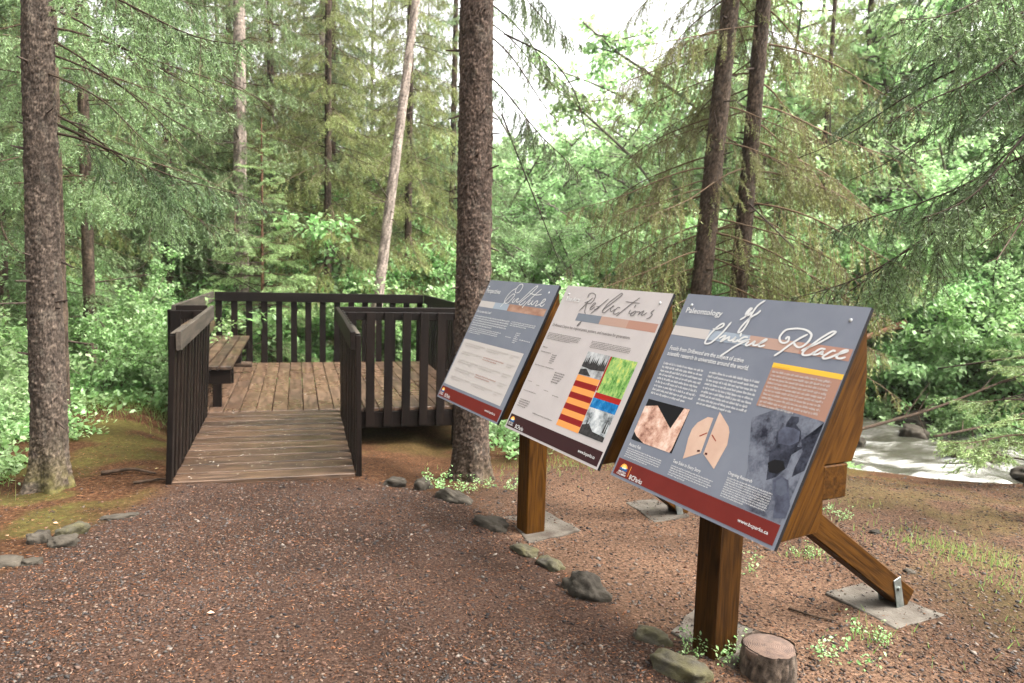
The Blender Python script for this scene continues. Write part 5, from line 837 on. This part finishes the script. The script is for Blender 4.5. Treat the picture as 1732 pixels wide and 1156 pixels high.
# --- shared crowns for the trees behind
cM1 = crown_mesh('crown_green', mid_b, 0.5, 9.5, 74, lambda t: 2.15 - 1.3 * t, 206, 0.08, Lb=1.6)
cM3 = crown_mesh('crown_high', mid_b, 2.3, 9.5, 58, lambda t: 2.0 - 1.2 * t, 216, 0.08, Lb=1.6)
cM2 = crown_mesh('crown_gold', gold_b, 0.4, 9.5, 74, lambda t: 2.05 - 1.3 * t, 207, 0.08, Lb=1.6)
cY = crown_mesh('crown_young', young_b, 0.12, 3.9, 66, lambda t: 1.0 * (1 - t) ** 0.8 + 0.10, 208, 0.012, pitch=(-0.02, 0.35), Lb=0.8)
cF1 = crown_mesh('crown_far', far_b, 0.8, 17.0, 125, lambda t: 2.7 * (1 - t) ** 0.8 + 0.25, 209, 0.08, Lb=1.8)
def simple_trunk(name, h, r0, r1, seed, col, lean=(0, 0)):
    g = trunk_arr(h, r0, r1, seed, lean, 0.3, 20, 0.12, (0.05, 0.07), 0.006, col); stubs(g, 0.6, h * 0.7, r0, r1, h, 34, seed + 1, lean, L=(0.05, 0.35)); return g.mesh(name, [M_BARK], True)
tS1 = simple_trunk('trunk_pale', 11.5, 0.125, 0.05, 21, (0.30, 0.24, 0.20)); tS2 = simple_trunk('trunk_brown', 11.5, 0.11, 0.05, 22, (0.07, 0.05, 0.037)); tS3 = simple_trunk('trunk_slim', 11.5, 0.07, 0.04, 23, (0.08, 0.056, 0.04)); tF = simple_trunk('trunk_far', 18, 0.09, 0.02, 24, (0.09, 0.07, 0.055))
def tree(name, label, x, y, tr, cr, rz=0.0, sc=1.0, group=None, lean=None, two=False):
    o = thing(name, label, 'tree', (x, y, gz(x, y) - 0.03), group, rz, sc)
    if lean: o.rotation_euler = (lean[1], lean[0], rz)
    if tr: link('trunk', tr, o)
    if cr:
        link('crown', cr, o)
        if two: link('crown', cr, o, basis=Matrix.Rotation(1.9, 4, 'Z') @ Matrix.Translation((0, 0, 0.12)) @ Matrix.Scale(0.9, 4))
    return o
GW = 'spruces of the wood behind the platform'
tree('spruce_tree', 'pale straight spruce trunk behind the bench end of the platform', -4.72, 12.9, tS1, cM3, 0.4, 1.05, GW)
tree('spruce_tree', 'slender pale trunk leaning right behind the platform', -2.46, 12.6, tS1, None, 0, 0.82, GW, (0.117, 0))
tree('young_spruce', 'small young spruce with tiered blue green branches behind the platform', -4.12, 12.2, simple_trunk('trunk_young', 3.95, 0.03, 0.006, 25, (0.16, 0.085, 0.05)), cY, 0.2, 1.07)
tree('spruce_tree', 'slim spruce with golden olive boughs left of the leaning trunk', -3.5, 14.0, tS3, cM2, 1.2, 1.05, GW, two=True)
tree('spruce_tree', 'slim brown trunk between the pale trunk and the young spruce', -4.95, 15.2, tS3, cM2, 2.2, 1.1, GW, two=True)
tree('spruce_tree', 'slim dark trunk close behind the thick spruce at the left edge', -4.32, 7.1, simple_trunk('trunk_thin', 11.5, 0.044, 0.03, 27, (0.10, 0.07, 0.05)), cM3, 3.6, 0.95, GW)
tree('spruce_tree', 'thin bare lower trunk right of the thick left spruce', -5.2, 9.1, tS3, cM3, 5.0, 1.0, GW)
spots = [(-6.6, 9.6, cM1, tS3, 0.95), (-7.6, 12.4, cM2, tS3, 1.0), (-6.2, 13.4, cM1, tS3, 1.1), (-2.2, 15.4, cM2, tS3, 1.1), (-1.5, 17.6, cM1, tS3, 1.1), (-4.2, 17.2, cM1, tS3, 1.2), (-6.6, 17.4, cM2, tS3, 1.2), (-9.6, 14.6, cM1, tS3, 1.1), (-2.9, 20.0, cM2, tS3, 1.25), (-9.0, 18.6, cM1, tS2, 1.2), (-11.6, 17.5, cM2, tS2, 1.2), (-5.4, 21.0, cM1, tS1, 1.3)]
ordn = ['1st', '2nd', '3rd'] + ['%dth' % k for k in range(4, 60)]
def numbered(items, fmt):
    """labels by order from the left as seen in the photograph"""
    order = sorted(range(len(items)), key=lambda k: to_px((items[k][0], items[k][1], 1.0))[0]); lab = [None] * len(items)
    for n, k in enumerate(order): lab[k] = fmt % ordn[n]
    return lab
for (x, y, cr, tr, sc), lb in zip(spots, numbered(spots, 'background spruce behind the platform, %s counted from the left')): tree('spruce_tree', lb, x, y, tr, cr, x * 7.7, sc, GW, two=True)
spots = [(6.3, 15.6, cM2, tS3, 0.8), (9.9, 14.4, cM1, tS3, 0.9), (8.2, 18.2, cM2, tS3, 1.2), (11.8, 17.0, cM1, tS3, 1.2), (5.9, 21.5, cM1, tS3, 1.25), (11.0, 21.4, cM2, tS3, 1.3)]
for (x, y, cr, tr, sc), lb in zip(spots, numbered(spots, 'spruce across the creek behind the signs, %s counted from the left')): tree('spruce_tree', lb, x, y, tr, cr, x * 5.1, sc, 'spruces across the creek', two=True)
# young spruce at the water's edge on the right
cK = crown_mesh('crown_bank', young_b, 0.15, 1.75, 22, lambda t: 0.85 * (1 - t) ** 0.7 + 0.08, 211, 0.01, pitch=(-0.05, 0.3), Lb=0.8)
tree('young_spruce', 'small young spruce beside the creek at the right edge', 4.62, 6.45, simple_trunk('trunk_bank', 1.8, 0.022, 0.005, 26, (0.11, 0.07, 0.045)), cK, 0.0, 1.0)

# --- leafy shrubs
S = [shrub_arr(301, 1.5, 0.75, 11, 4400, 0.075, LEAFC).mesh('shrub_a', [M_LEAF, M_TWIG]), shrub_arr(302, 2.6, 0.5, 10, 6000, 0.078, LEAFC, 0.010).mesh('shrub_b', [M_LEAF, M_TWIG]), shrub_arr(303, 1.1, 1.0, 12, 3600, 0.080, LIGHTC, up=0.5, low=0.1).mesh('shrub_c', [M_LEAF, M_TWIG]), shrub_arr(304, 3.6, 0.4, 8, 7500, 0.082, LIGHTC, 0.012, (0.05, 0.04, 0.03)).mesh('shrub_d', [M_LEAF, M_TWIG])]
def shrub(x, y, k, sc, label, group, rz):
    o = tag(link('shrub', S[k]), label, 'shrub', group); o.location = (x, y, gz(x, y) - 0.02); o.rotation_euler = (0, 0, rz); o.scale = (sc, sc, sc * random.uniform(0.9, 1.1)); return o
def row(items, fmt, group):
    for (x, y, k, sc), lb in zip(items, numbered(items, fmt)): shrub(x, y, k, sc, lb, group, (x * 3.7 + y) % 6.28)
row([(-4.6, 8.3, 0, 0.75), (-5.3, 7.4, 2, 0.9), (-4.9, 6.5, 2, 0.7), (-5.9, 8.6, 0, 1.0), (-5.9, 6.9, 0, 0.85), (-6.8, 8.0, 1, 0.8), (-4.9, 9.9, 0, 0.85), (-5.5, 10.4, 1, 0.75), (-4.6, 5.9, 2, 0.6), (-6.4, 10.8, 0, 1.2), (-4.45, 8.9, 2, 0.6)], 'leafy green shrub beside the thick left spruce, %s from the left edge', 'shrubs left of the platform')
row([(-5.3, 11.9, 0, 0.9), (-4.6, 12.4, 2, 0.55), (-3.3, 12.7, 0, 0.5), (-2.6, 12.9, 2, 1.0), (-1.9, 13.1, 0, 1.0), (-1.0, 13.0, 2, 1.1), (-0.3, 12.4, 0, 1.0), (-2.9, 13.9, 1, 0.9), (-1.5, 14.3, 1, 0.95), (-0.6, 13.9, 1, 0.9), (-3.8, 14.2, 0, 1.2), (0.5, 12.6, 2, 1.1)], 'leafy green shrub behind the back railing, %s from the left', 'shrubs behind the platform')
row([(0.7, 11.2, 0, 0.9), (1.2, 12.2, 1, 0.8), (0.2, 14.2, 1, 1.0), (0.9, 15.4, 3, 0.8), (1.6, 13.8, 3, 0.72), (0.1, 16.4, 3, 0.9), (1.3, 17.4, 3, 1.0), (2.2, 11.4, 0, 1.0), (-0.6, 16.2, 3, 0.85), (2.4, 15.6, 3, 0.95)], 'airy pale green shrub in the gap right of the centre trunk, %s from the left', 'shrubs in the bright gap')
row([(6.3, 11.35, 2, 0.8), (7.0, 10.9, 0, 0.7), (7.7, 10.5, 2, 0.8), (8.4, 10.2, 2, 0.85), (5.6, 11.9, 2, 0.8), (9.2, 9.9, 0, 0.8), (5.0, 12.4, 0, 0.8), (5.2, 12.9, 2, 1.2), (5.9, 12.7, 0, 1.1), (6.7, 12.3, 2, 1.3), (7.4, 11.9, 0, 1.3), (8.1, 11.5, 2, 1.4), (8.9, 11.2, 1, 0.95), (6.2, 13.9, 1, 1.0), (7.3, 13.3, 1, 1.05), (8.5, 12.9, 3, 0.85), (4.3, 13.6, 1, 0.9), (9.8, 11.4, 1, 1.0), (5.0, 14.6, 3, 0.8), (7.9, 14.6, 3, 0.9), (9.4, 13.2, 3, 0.9), (3.4, 14.0, 2, 1.3), (10.6, 11.8, 3, 0.85), (6.0, 14.8, 3, 1.2), (7.0, 14.6, 3, 1.15), (8.4, 14.2, 3, 1.25), (4.4, 15.4, 3, 1.2), (9.6, 14.8, 3, 1.3), (10.8, 13.6, 3, 1.2), (5.4, 16.4, 3, 1.3)], 'bright leafy shrub on the far bank of the creek, %s from the left', 'shrubs on the far bank')

# --- far wood that reads as one mass: instances of the crowns above
leaf_tree = shrub_arr(306, 8.5, 0.28, 5, 7000, 0.15, LIGHTC, 0.016, (0.12, 0.10, 0.085), low=0.2).mesh('leafy_far', [M_LEAF, M_TWIG])
lt = tag(link('leafy_tree', leaf_tree), 'pale leafy tree far back in the bright gap', 'tree'); lt.location = (1.5, 25.0, gz(1.5, 25) - 0.05)
ft = tree('spruce_tree', 'tall far spruce at the left side of the bright gap', -5.2, 27.0, tF, cF1, 0.0, 0.9); far_parts = list(ft.children)
def instancer(name, pts, rot, sc, var, sources, label):
    me = bpy.data.meshes.new(name); n = len(pts); me.vertices.add(n); me.vertices.foreach_set('co', np.asarray(pts, np.float32).ravel())
    for nm, ty, vals in (('rz', 'FLOAT', rot), ('sc', 'FLOAT', sc), ('vr', 'INT', var)):
        a = me.attributes.new(nm, ty, 'POINT'); a.data.foreach_set('value', np.asarray(vals, np.float32 if ty == 'FLOAT' else np.int32))
    o = link(name, me); ng = bpy.data.node_groups.new(name, 'GeometryNodeTree'); ng.interface.new_socket('Geometry', in_out='INPUT', socket_type='NodeSocketGeometry'); ng.interface.new_socket('Geometry', in_out='OUTPUT', socket_type='NodeSocketGeometry')
    nd, lk = ng.nodes, ng.links; gi = nd.new('NodeGroupInput'); go = nd.new('NodeGroupOutput'); jn = nd.new('GeometryNodeJoinGeometry')
    def attr(nm, ty): a = nd.new('GeometryNodeInputNamedAttribute'); a.data_type = ty; a.inputs['Name'].default_value = nm; return a.outputs[0]
    cx_ = nd.new('ShaderNodeCombineXYZ'); lk.new(attr('rz', 'FLOAT'), cx_.inputs[2]); s_ = attr('sc', 'FLOAT'); v_ = attr('vr', 'INT')
    for k, srcs in enumerate(sources):
        cp = nd.new('FunctionNodeCompare'); cp.data_type = 'INT'; cp.operation = 'EQUAL'; lk.new(v_, cp.inputs[2]); cp.inputs[3].default_value = k
        for so in srcs:
            oi = nd.new('GeometryNodeObjectInfo'); oi.inputs['Object'].default_value = so; oi.inputs['As Instance'].default_value = True
            ip = nd.new('GeometryNodeInstanceOnPoints'); lk.new(gi.outputs[0], ip.inputs['Points']); lk.new(cp.outputs[0], ip.inputs['Selection']); lk.new(oi.outputs['Geometry'], ip.inputs['Instance']); lk.new(cx_.outputs[0], ip.inputs['Rotation']); lk.new(s_, ip.inputs['Scale']); lk.new(ip.outputs[0], jn.inputs[0])
    lk.new(jn.outputs[0], go.inputs[0]); md = o.modifiers.new('scatter', 'NODES'); md.node_group = ng
    return tag(o, label, kind='stuff')
pts, rot, sc, var = [], [], [], []
fr = np.random.default_rng(77)
def gapx(x, y): a = x / y; return -0.03 < a < 0.125
def put(n, ylo, yhi, v, s, test, wide=0.85):
    k = 0
    while k < n:
        y = fr.uniform(ylo, yhi); x = fr.uniform(-wide, wide) * y
        if test(x, y) and abs(river_d(np.array([x]), np.array([y]))[0]) > 2.4: pts.append((x, y, gz(x, y) - 0.1)); rot.append(fr.uniform(0, 6.28)); sc.append(s * fr.uniform(0.75, 1.25)); var.append(v); k += 1
put(22, 22, 36, 0, 0.85, lambda x, y: -0.8 < x / y < -0.16); put(7, 26, 40, 0, 0.85, lambda x, y: x / y > 0.24); put(34, 14.5, 27, 1, 0.72, lambda x, y: x / y > 0.16); put(14, 16, 24, 1, 0.6, lambda x, y: x / y < -0.1); put(20, 40, 70, 0, 1.0, lambda x, y: not (-0.12 < x / y < 0.16))
put(80, 18, 34, 1, 0.8, lambda x, y: not gapx(x, y) or y > 24); put(40, 34, 62, 1, 0.95, lambda x, y: True); put(16, 17.0, 26, 1, 0.45, gapx); put(10, 32, 46, 1, 0.95, lambda x, y: -0.08 < x / y < 0.19); put(18, 20, 33, 1, 1.2, lambda x, y: x / y > 0.27)
put(120, 12.8, 22, 2, 1.25, lambda x, y: True); put(110, 14, 26, 3, 1.25, lambda x, y: True)
for k in range(26):
    a_ = fr.uniform(R(165), R(300)); d_ = fr.uniform(9.5, 20); x, y = d_ * math.sin(a_), d_ * math.cos(a_)
    pts.append((x, y, gz(x, y) - 0.1)); rot.append(fr.uniform(0, 6.28)); sc.append(fr.uniform(0.7, 1.0)); var.append(0)
instancer('distant_forest', pts, rot, sc, var, [far_parts, [lt], [o for o in bpy.data.objects if o.data is S[0]][:1], [o for o in bpy.data.objects if o.data is S[1]][:1]], 'distant mixed wood of spruces and pale leafy trees closing the view')
# low plants carpeting the wood floor
herb = shrub_arr(305, 0.34, 1.3, 9, 190, 0.055, LEAFC, 0.003, (0.08, 0.12, 0.04), up=0.6, low=0.3).mesh('herb', [M_LEAF, M_TWIG])
hb = tag(link('low_plant', herb), 'low leafy plant at the foot of the thick left spruce', 'plant'); hb.location = (-3.72, 5.35, gz(-3.72, 5.35)); hb.scale = (0.8,) * 3
pts, rot, sc, var = [], [], [], []
n = 0
while n < 1500:
    y = fr.uniform(5.0, 20); x = fr.uniform(-0.85, 0.85) * y
    dl_ = (np.array([x, y]) - DO); la, al_ = dl_ @ Dl, dl_ @ Dd
    if (-0.6 < la < 3.1 and -0.3 < al_ < 6.4) or river_d(np.array([x]), np.array([y]))[0] > -2.2 and abs(river_d(np.array([x]), np.array([y]))[0]) < 2.2: continue
    if x > -1.2 and y < 8.2: continue
    if x > -3.9 and y < 7.6: continue
    pts.append((x, y, gz(x, y) - 0.02)); rot.append(fr.uniform(0, 6.28)); sc.append(fr.uniform(0.6, 1.5)); var.append(0); n += 1
n = 0
while n < 420:
    x, y = fr.uniform(2, 13), fr.uniform(7, 16); dr_ = river_d(np.array([x]), np.array([y]))[0]
    if 1.7 < dr_ < 3.6: pts.append((x, y, gz(x, y) - 0.02)); rot.append(fr.uniform(0, 6.28)); sc.append(fr.uniform(0.8, 2.0)); var.append(0); n += 1
instancer('undergrowth', pts, rot, sc, var, [[hb]], 'low leafy undergrowth carpeting the wood floor')
# small plants round the signs, each its own
def weed(x, y, sc, label, k=0):
    o = tag(link('small_plant', herb if k == 0 else weedm), label, 'plant', 'small plants round the signs'); o.location = (x, y, gz(x, y) - 0.005); o.rotation_euler = (0, 0, x * 9); o.scale = (sc * 0.72,) * 3; return o
weedm = shrub_arr(307, 0.22, 0.7, 6, 120, 0.030, LEAFC, 0.003, (0.10, 0.16, 0.05), up=1.0, low=0.3).mesh('weed', [M_LEAF, M_TWIG])
for x, y, s_, lb in [(0.80, 2.93, 0.75, 'small green weed at the left foot of the nearest post'), (0.905, 2.90, 0.85, 'small green weed in front of the nearest post'), (1.0, 2.93, 0.8, 'small green weed between the nearest post and the stump'), (1.27, 3.95, 0.9, 'green weed right behind the nearest post'), (1.36, 2.92, 0.85, 'green weed right of the stump'), (1.64, 3.12, 0.7, 'green weed in front of the bracketed footing'), (1.77, 4.15, 0.7, 'green weed beyond the brace'), (-0.55, 5.55, 1.1, 'leafy weed at the foot of the centre trunk, left side'), (-0.2, 5.45, 1.0, 'leafy weed at the foot of the centre trunk, right side'), (-0.38, 5.35, 1.0, 'leafy weed in front of the centre trunk by the flat stone'), (0.05, 5.35, 0.8, 'leafy weed between the centre trunk and the middle post'), (2.30, 4.95, 0.8, 'green weed on the mossy ground right of the signs')]: weed(x, y, s_, lb, 1)
# grass
def grass(name, label, spots, hgt=0.09):
    B, D, L = [], [], []
    for x, y, n, sp in spots:
        xx = rng.normal(x, sp, n); yy = rng.normal(y, sp, n); B.append(np.stack([xx, yy, ground_z(xx, yy)], -1)); D.append(unit(np.stack([rng.normal(0, .35, n), rng.normal(0, .35, n), np.ones(n)], -1))); L.append(rng.uniform(0.4, 1.2, n) * hgt)
    B = np.concatenate(B); D = np.concatenate(D); L = np.concatenate(L); v, t = blades(B, D, L, 0.005, rng); g = Geo(); K = len(B)
    g.add(v, t, 0, np.repeat(np.array([(0.13, 0.22, 0.05), (0.18, 0.26, 0.07), (0.22, 0.24, 0.08)])[rng.integers(0, 3, K)] * rng.uniform(0.8, 1.2, (K, 1)), 3, 0))
    return tag(link(name, g.mesh(name, [M_LEAF])), label, kind='stuff')
grass('clearing_grass', 'short sparse grass on the clearing at the right', [(2.77, 4.15, 260, 0.16), (2.62, 4.45, 200, 0.2), (2.68, 3.75, 120, 0.12), (2.5, 4.3, 60, 0.1), (2.1, 5.3, 180, 0.3), (1.6, 6.4, 240, 0.4), (0.6, 7.2, 500, 0.5), (0.4, 6.2, 120, 0.25), (1.75, 4.15, 60, 0.07), (1.64, 3.12, 60, 0.08), (2.55, 3.2, 80, 0.25)], 0.05)
grass('bank_grass', 'bright grass beyond the platform on the left', [(-4.2, 7.9, 700, 0.35), (-3.7, 8.3, 600, 0.3), (-4.9, 7.2, 400, 0.3), (-3.75, 5.1, 60, 0.1), (-3.5, 4.7, 40, 0.12), (-2.75, 12.5, 800, 0.8), (-1.0, 12.0, 800, 0.8)], 0.16)
# ------------------------------------------------------------------ stones, stump, sticks
from mathutils import noise as mnoise
def stone(x, y, sx, sy, sz, rz, label, mat, seed, sink=0.52, group='stones edging the path', name='stone', z=None):
    bm = bmesh.new(); bmesh.ops.create_icosphere(bm, subdivisions=4, radius=1.0); o3 = Vector((seed * 3.1, seed * 1.7, seed * 0.9))
    for v in bm.verts:
        n = v.co.normalized(); d = 1 + 0.42 * mnoise.noise(n * 1.1 + o3) + 0.22 * mnoise.noise(n * 2.4 + o3) + 0.08 * mnoise.noise(n * 5 + o3) + 0.035 * mnoise.noise(n * 13 + o3)
        c = Vector([math.copysign(abs(a) ** 0.75, a) for a in n]); v.co = Vector((c.x * sx * d, c.y * sy * d, c.z * sz * d)) * 0.85
    for f in bm.faces: f.smooth = True
    me = bpy.data.meshes.new(name); bm.to_mesh(me); bm.free(); me.materials.append(mat)
    o = tag(link(name, me), label, 'stone', group); o.location = (x, y, (gz(x, y) if z is None else z) + sz * (1 - 2 * sink) * 0.5); o.rotation_euler = (0, 0, rz); return o
ST = [(-0.87, 5.58, 0.105, 0.07, 0.075, 0.4, 'pale grey stone right of the ramp foot', M_ROCK), (-0.64, 5.50, 0.09, 0.075, 0.10, 1.2, 'pale upright stone left of the centre trunk', M_ROCK), (-0.36, 5.02, 0.22, 0.08, 0.07, -1.0, 'long flat pale stone in front of the centre trunk', M_ROCK), (-0.08, 4.42, 0.14, 0.075, 0.055, -0.7, 'low rounded stone left of the middle footing', M_ROCK), (0.10, 4.05, 0.11, 0.055, 0.045, -0.9, 'half buried mossy stone before the middle footing', M_MOSSROCK), (0.24, 3.86, 0.10, 0.06, 0.05, -0.9, 'small dark mossy stone between the footing and the big boulder', M_MOSSROCK), (0.40, 3.52, 0.155, 0.085, 0.10, -0.95, 'largest brown boulder on the path edge left of the nearest sign', M_ROCK), (0.65, 3.06, 0.10, 0.05, 0.055, -0.7, 'dark curved stone left of the nearest post', M_MOSSROCK), (0.70, 2.79, 0.13, 0.085, 0.075, -0.8, 'mossy grey stone at the bottom edge beside the stump', M_MOSSROCK), (0.585, 3.10, 0.022, 0.018, 0.02, 0, 'small white pebble left of the nearest post', M_ROCK),
 (-2.46, 3.98, 0.085, 0.06, 0.06, 0.6, 'dark grey stone on the left path edge', M_ROCK), (-2.62, 4.02, 0.07, 0.06, 0.07, 0.2, 'small stone left of the mossy one on the left path edge', M_ROCK), (-2.52, 4.16, 0.10, 0.07, 0.07, 0.9, 'mossy stone on the left path edge below the thick spruce', M_MOSSROCK), (-2.42, 4.5, 0.12, 0.05, 0.025, 0.5, 'flat slab of stone between the left spruce and the path', M_ROCK), (-2.56, 3.66, 0.11, 0.07, 0.045, 0.3, 'low grey stone at the left edge of the picture', M_ROCK), (-2.44, 3.68, 0.06, 0.04, 0.03, 0.8, 'small flat stone near the left edge of the picture', M_ROCK), (1.45, 4.9, 0.05, 0.04, 0.025, 0.3, 'small grey stone on the clearing behind the nearest sign', M_ROCK), (2.35, 4.6, 0.05, 0.035, 0.022, 1.0, 'small pale stone on the clearing right of the signs', M_ROCK), (2.2, 3.9, 0.035, 0.03, 0.02, 0.2, 'small stone right of the brace', M_ROCK)]
for k, s_ in enumerate(ST): stone(*s_, seed=k + 1)
cr = np.random.default_rng(5); rocks = []
while len(rocks) < 18:
    k = cr.integers(0, len(pts_r := RIVER) - 1); t = cr.random(); q_ = RIVER[k] + (RIVER[k + 1] - RIVER[k]) * t; d_ = unit(RIVER[k + 1] - RIVER[k]); off = cr.uniform(-1.9, 1.9); x, y = q_ + np.array([-d_[1], d_[0]]) * off
    if 3.0 < x < 9 and 5.5 < y < 12.5: rocks.append((x, y))
for k, ((x, y), lb) in enumerate(zip(rocks, numbered(rocks, 'wet dark rock in the creek, %s from the left'))):
    s_ = cr.uniform(0.10, 0.26); stone(x, y, s_ * 1.3, s_, s_ * 0.7, cr.uniform(0, 3), lb, M_MOSSROCK if k % 3 == 0 else M_ROCK, 40 + k, 0.35, 'rocks in the creek', 'creek_rock', WATER_Z)
# stump
sx_, sy_ = 1.055, 2.80; zs = gz(sx_, sy_)
st = thing('tree_stump', 'low sawn tree stump at the foot of the nearest sign post', 'stump', (sx_, sy_, zs))
g = trunk_arr(0.125, 0.105, 0.102, 61, (0, 0), 0.08, 72, 0.008, (0.03, 0.05), 0.007, (0.085, 0.062, 0.046)); link('bark', g.mesh('stump_bark', [M_BARK], True), st)
v, t = tube(np.array([(0, 0, 0.08), (0, 0, 0.118), (0, 0, 0.121)]), np.array([0.099, 0.1015, 0.099]), 48); g = Geo(); g.add(v, t); link('cut_face', g.mesh('stump_cut', [M_CUTWOOD]), st)
# fallen branches
def stick(name, pts_, r0, r1, label, cat='branch', col=(0.04, 0.026, 0.017), group=None, twigs=0):
    P = np.array(pts_, float); tt_ = np.linspace(0, len(P) - 1, 14); Q = np.stack([np.interp(tt_, np.arange(len(P)), P[:, a]) for a in range(3)], -1)
    for _ in range(2): Q[1:-1] = (Q[:-2] + Q[2:] + 2 * Q[1:-1]) / 4
    g = Geo(); v, t = tube(Q - Q[0], np.linspace(r0, r1, 14), 8); g.add(v, t, 0, col)
    for k in range(twigs):
        f = rng.integers(3, 13); d = unit(Q[f] - Q[f - 1]); e = unit(d * 0.7 + rng.normal(0, 0.6, 3)); l = rng.uniform(0.2, 0.7); v, t = sticks([Q[f] - Q[0]], [Q[f] - Q[0] + e * l], r1 * 0.9, r1 * 0.3, 5); g.add(v, t, 0, col)
    o = tag(link(name, g.mesh(name, [M_BARK], True)), label, cat, group); o.location = Q[0]; return o
def on(x, y, h=0.015): return (x, y, gz(x, y) + h)
stick('fallen_branch', [on(-3.05, 5.42, .02), on(-2.85, 5.50, .035), on(-2.66, 5.46, .02)], 0.016, 0.008, 'grey stick lying right of the thick left spruce')
stick('fallen_branch', [on(-2.72, 5.25), on(-2.55, 5.32, .02), on(-2.42, 5.30)], 0.011, 0.006, 'short thin stick between the left spruce and the ramp')
stick('fallen_branch', [on(1.36, 3.40, .008), on(1.46, 3.30, .010), on(1.53, 3.27, .008)], 0.006, 0.003, 'short dark twig left of the bracketed footing')
stick('fallen_log', [(4.6, 9.9, -0.55), (6.0, 10.3, -0.25), (7.9, 10.9, 0.35)], 0.026, 0.013, 'long bare branch reaching over the creek from the far bank', twigs=9)
stick('fallen_log', [(5.7, 9.8, -0.55), (6.7, 10.1, -0.42), (8.2, 10.6, 0.0)], 0.02, 0.011, 'lower bare branch lying across the creek at the right', twigs=7)
stick('fallen_log', [(4.9, 11.6, 0.45), (5.7, 11.8, 0.60), (6.3, 11.9, 0.85)], 0.055, 0.04, 'reddish broken log leaning in the shrubs behind the nearest sign', col=(0.11, 0.055, 0.032), twigs=2)
stick('fallen_log', [(-6.2, 9.0, 0.15), (-4.9, 9.6, 0.2), (-3.6, 10.2, 0.1)], 0.06, 0.04, 'fallen log in the shrubs left of the platform', twigs=6)
br_ = stick('branch', [(-0.13, 5.9, 3.35), (0.25, 5.95, 3.2), (0.45, 6.0, 2.95), (0.55, 6.0, 2.6)], 0.008, 0.003, 'bare thin branch curving right high up the centre trunk', col=(0.03, 0.022, 0.017), twigs=0)
br_.parent = centre_tree; br_.location = br_.location - centre_tree.location
for k_ in ('label', 'category'): del br_[k_]
br_ = stick('branch', [(-0.13, 5.9, 2.75), (0.02, 5.93, 2.4), (0.22, 5.95, 1.95), (0.36, 5.97, 1.62)], 0.007, 0.003, 'long bare branch drooping right of the centre trunk', col=(0.03, 0.022, 0.017), twigs=0)
br_.parent = centre_tree; br_.location = br_.location - centre_tree.location
for k_ in ('label', 'category'): del br_[k_]
# fallen leaves
lc = [(-2.75, 4.35), (-2.62, 4.2), (-2.85, 4.1), (-2.7, 5.6), (-3.0, 4.2), (-1.3, 3.1), (1.6, 4.4), (-2.9, 3.9)]
for k, ((x, y), lb) in enumerate(zip(lc, numbered(lc, 'single dry fallen leaf on the ground, %s from the left'))):
    v, t = leafquads(np.zeros((1, 3)), np.array([[1.0, 0, 0.1]]), np.array([[0, 0, 1.0]]), 0.034, 0.022); g = Geo(); g.add(v, t, 0, (0.34, 0.2, 0.13) if k != 3 else (0.55, 0.5, 0.25))
    o = tag(link('fallen_leaf', g.mesh('fallen_leaf', [M_LITTER])), lb, 'leaf', 'fallen leaves'); o.location = (x, y, gz(x, y) + 0.012); o.rotation_euler = (0.2, 0.1, k * 1.3)
# ------------------------------------------------------------------ moist air between the trees
bm = bmesh.new(); bmesh.ops.create_cube(bm, size=1.0, matrix=Matrix.Translation((0, 35, 12.5)) @ Matrix.Diagonal((240, 130, 31, 1)))
me = bpy.data.meshes.new('haze'); bm.to_mesh(me); bm.free()
m, nd, lk = new_mat('haze'); out = N(nd, 'ShaderNodeOutputMaterial'); pv = N(nd, 'ShaderNodeVolumePrincipled'); pv.inputs['Color'].default_value = (0.95, 0.97, 0.95, 1); pv.inputs['Density'].default_value = 0.0004; pv.inputs['Anisotropy'].default_value = 0.3
lk.new(pv.outputs[0], out.inputs['Volume']); me.materials.append(m)
tag(link('haze', me), 'thin pale mist between the trees', kind='stuff')
